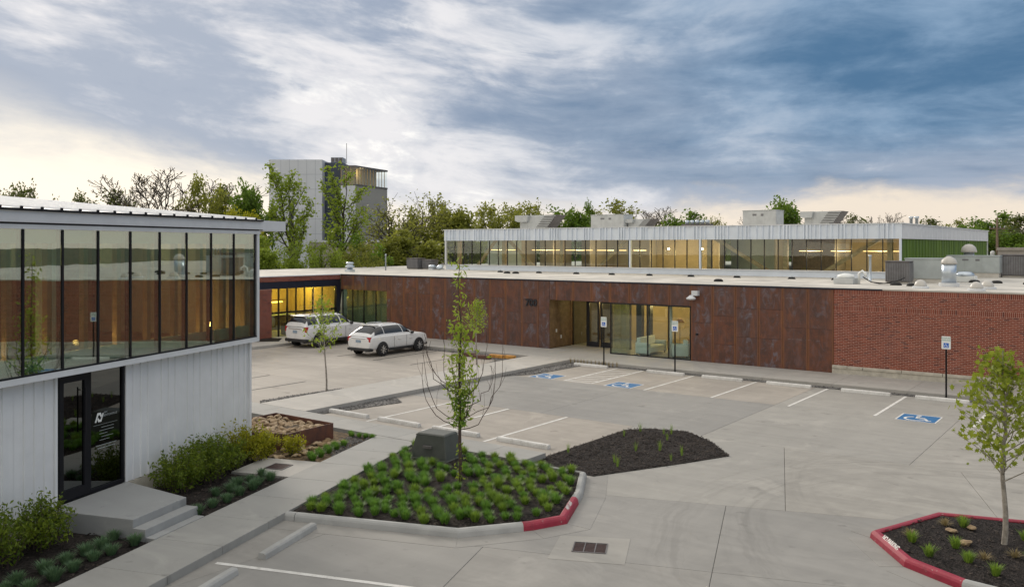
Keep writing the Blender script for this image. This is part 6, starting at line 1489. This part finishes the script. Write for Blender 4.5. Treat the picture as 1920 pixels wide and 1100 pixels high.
for j in range(26):
    for i in range(26):
        u = -9.35 + .36 * i + (.18 if j % 2 else 0); v = 15.2 + .335 * j; x, y = fL(u + rng.gauss(0, .045), v + rng.gauss(0, .045))
        if not inside((x, y), inner): continue
        if math.hypot(x + 12.7, y - 15.1) < .42 or (abs(x + 14.68) < .68 and abs(y - 16.5) < .55): continue
        if rng.random() < .08: continue
        warm = rng.random() < .25 + .35 * (u > -6.5)
        o = link('grass_clump', rng.choice(TUFT['tuft_olive' if warm else 'tuft_green']), None, None, (x, y, .115), rng.uniform(0, 6.28)); s = rng.uniform(.84, 1.26); o.scale = (s, s, s * rng.uniform(.8, 1.1)); n += 1
        tag(o, 'green grass clump planted in the island with the vase-shaped tree', 'grass clump', 'grass clumps on the island')
print('island clumps', n)
BL_ = []
for v0, v1, grp, lb in ((7.2, 12.95, 'blue green clumps before the stoop', 'blue green grass clump in the bed before the stoop'), (14.75, 17.5, 'blue green clumps beyond the stoop', 'blue green grass clump in the bed between stoop and drain pad')):
    v = v0
    while v < v1:
        for u in (-11.2, -11.62):
            if v0 > 14 and u < -11.4 and v < 15.3: continue
            x, y = fL(u + rng.gauss(0, .05), v + (.2 if u < -11.4 else 0) + rng.gauss(0, .05)); o = link('grass_clump', rng.choice(TUFT['tuft_blue']), None, None, (x, y, .1), rng.uniform(0, 6.28)); s = rng.uniform(.85, 1.15); o.scale = (s * 1.15, s * 1.15, s); tag(o, lb, 'grass clump', grp)
        v += .43
for i in range(9):
    x, y = fL(-11.25 - .18 * (i % 2), 19.25 + .2 * i); 
    o = link('grass_clump', rng.choice(TUFT['tuft_green']), None, None, (x, y, .09), i); tag(o, 'green grass clump along the walk beside the stone planter', 'grass clump', 'clumps by the stone planter')
for i, (x, y) in enumerate(((-18.2, 16.9), (-17.95, 16.95), (-18.35, 17.0), (-17.75, 17.0), (-17.55, 17.05))):
    o = link('grass_clump', rng.choice(TUFT['tuft_green']), None, None, (x, y, .09), i); o.scale = (.8, .8, .8); tag(o, 'green grass clump in the narrow corner behind the planter', 'grass clump', 'clumps behind the planter')
# sparse plants
tb = []
for i in range(3): me = tuft(40 + i, 130, .12, .26, .006, .35).mesh('grass_clump'); me.materials.append(MATS['tuft_olive']); tb.append(me)
tst = tuft(50, 90, .1, .17, .005, .7).mesh('dry_clump'); tst.materials.append(MATS['tuft_straw'])
for i, (px_, py_) in enumerate(((-3.5, 16.9), (-3.1, 16.3), (-2.8, 17.0), (-2.5, 16.35), (-2.9, 18.4), (-2.05, 16.0), (-1.65, 17.0), (-1.85, 18.2), (-1.5, 16.2), (-1.25, 15.9))):
    o = link('grass_clump', tb[i % 3], None, None, (px_, py_, .13), i); o.scale = (.9, .9, .9); tag(o, 'bright grass clump spaced apart on the red kerbed island', 'grass clump', 'clumps on the red kerbed island')
for i, (px_, py_) in enumerate(((-3.62, 17.25), (-3.2, 18.3), (-2.3, 16.7), (-1.9, 17.15))):
    o = link('dry_clump', tst, None, None, (px_, py_, .13), i); tag(o, 'straw coloured dry clump on the red kerbed island', 'dry clump', 'dry clumps on the red kerbed island')
wm = []
ws_ = tuft(80, 40, .1, .5, .004, .22).mesh('dry_stalks'); ws_.materials.append(MATS['tuft_straw'])
for i in range(3): me = tuft(70 + i, 34, .1, .5, .004, .22).mesh('wispy_plant'); me.materials.append(MATS['tuft_olive']); wm.append(me)
rng = random.Random(8); n = 0
while n < 12:
    x, y = rng.uniform(-12.6, -9.2), rng.uniform(17.9, 23.4)
    if not inside((x, y), inset(ccw(mb_poly), .25)): continue
    n += 1; o = link('wispy_plant', rng.choice(wm), None, None, (x, y, .04), n); s = rng.uniform(.4, .75); o.scale = (s, s, s); tag(o, 'thin wispy plant sprouting from the flush mulch bed', 'plant', 'wispy plants in the flush mulch bed')
for i in range(14):
    x = -21.9 + .19 * i; o = link('dry_stalks', ws_, None, None, (x, 34.1 + .05 * math.sin(i), .02), i); o.scale = (.5, .5, .55); tag(o, 'dry thin stalk in the gravel before the entrance', 'plant', 'dry stalks before the entrance')
# remove the bare bits nobody sees: none; keep the lit cone seen through the glass
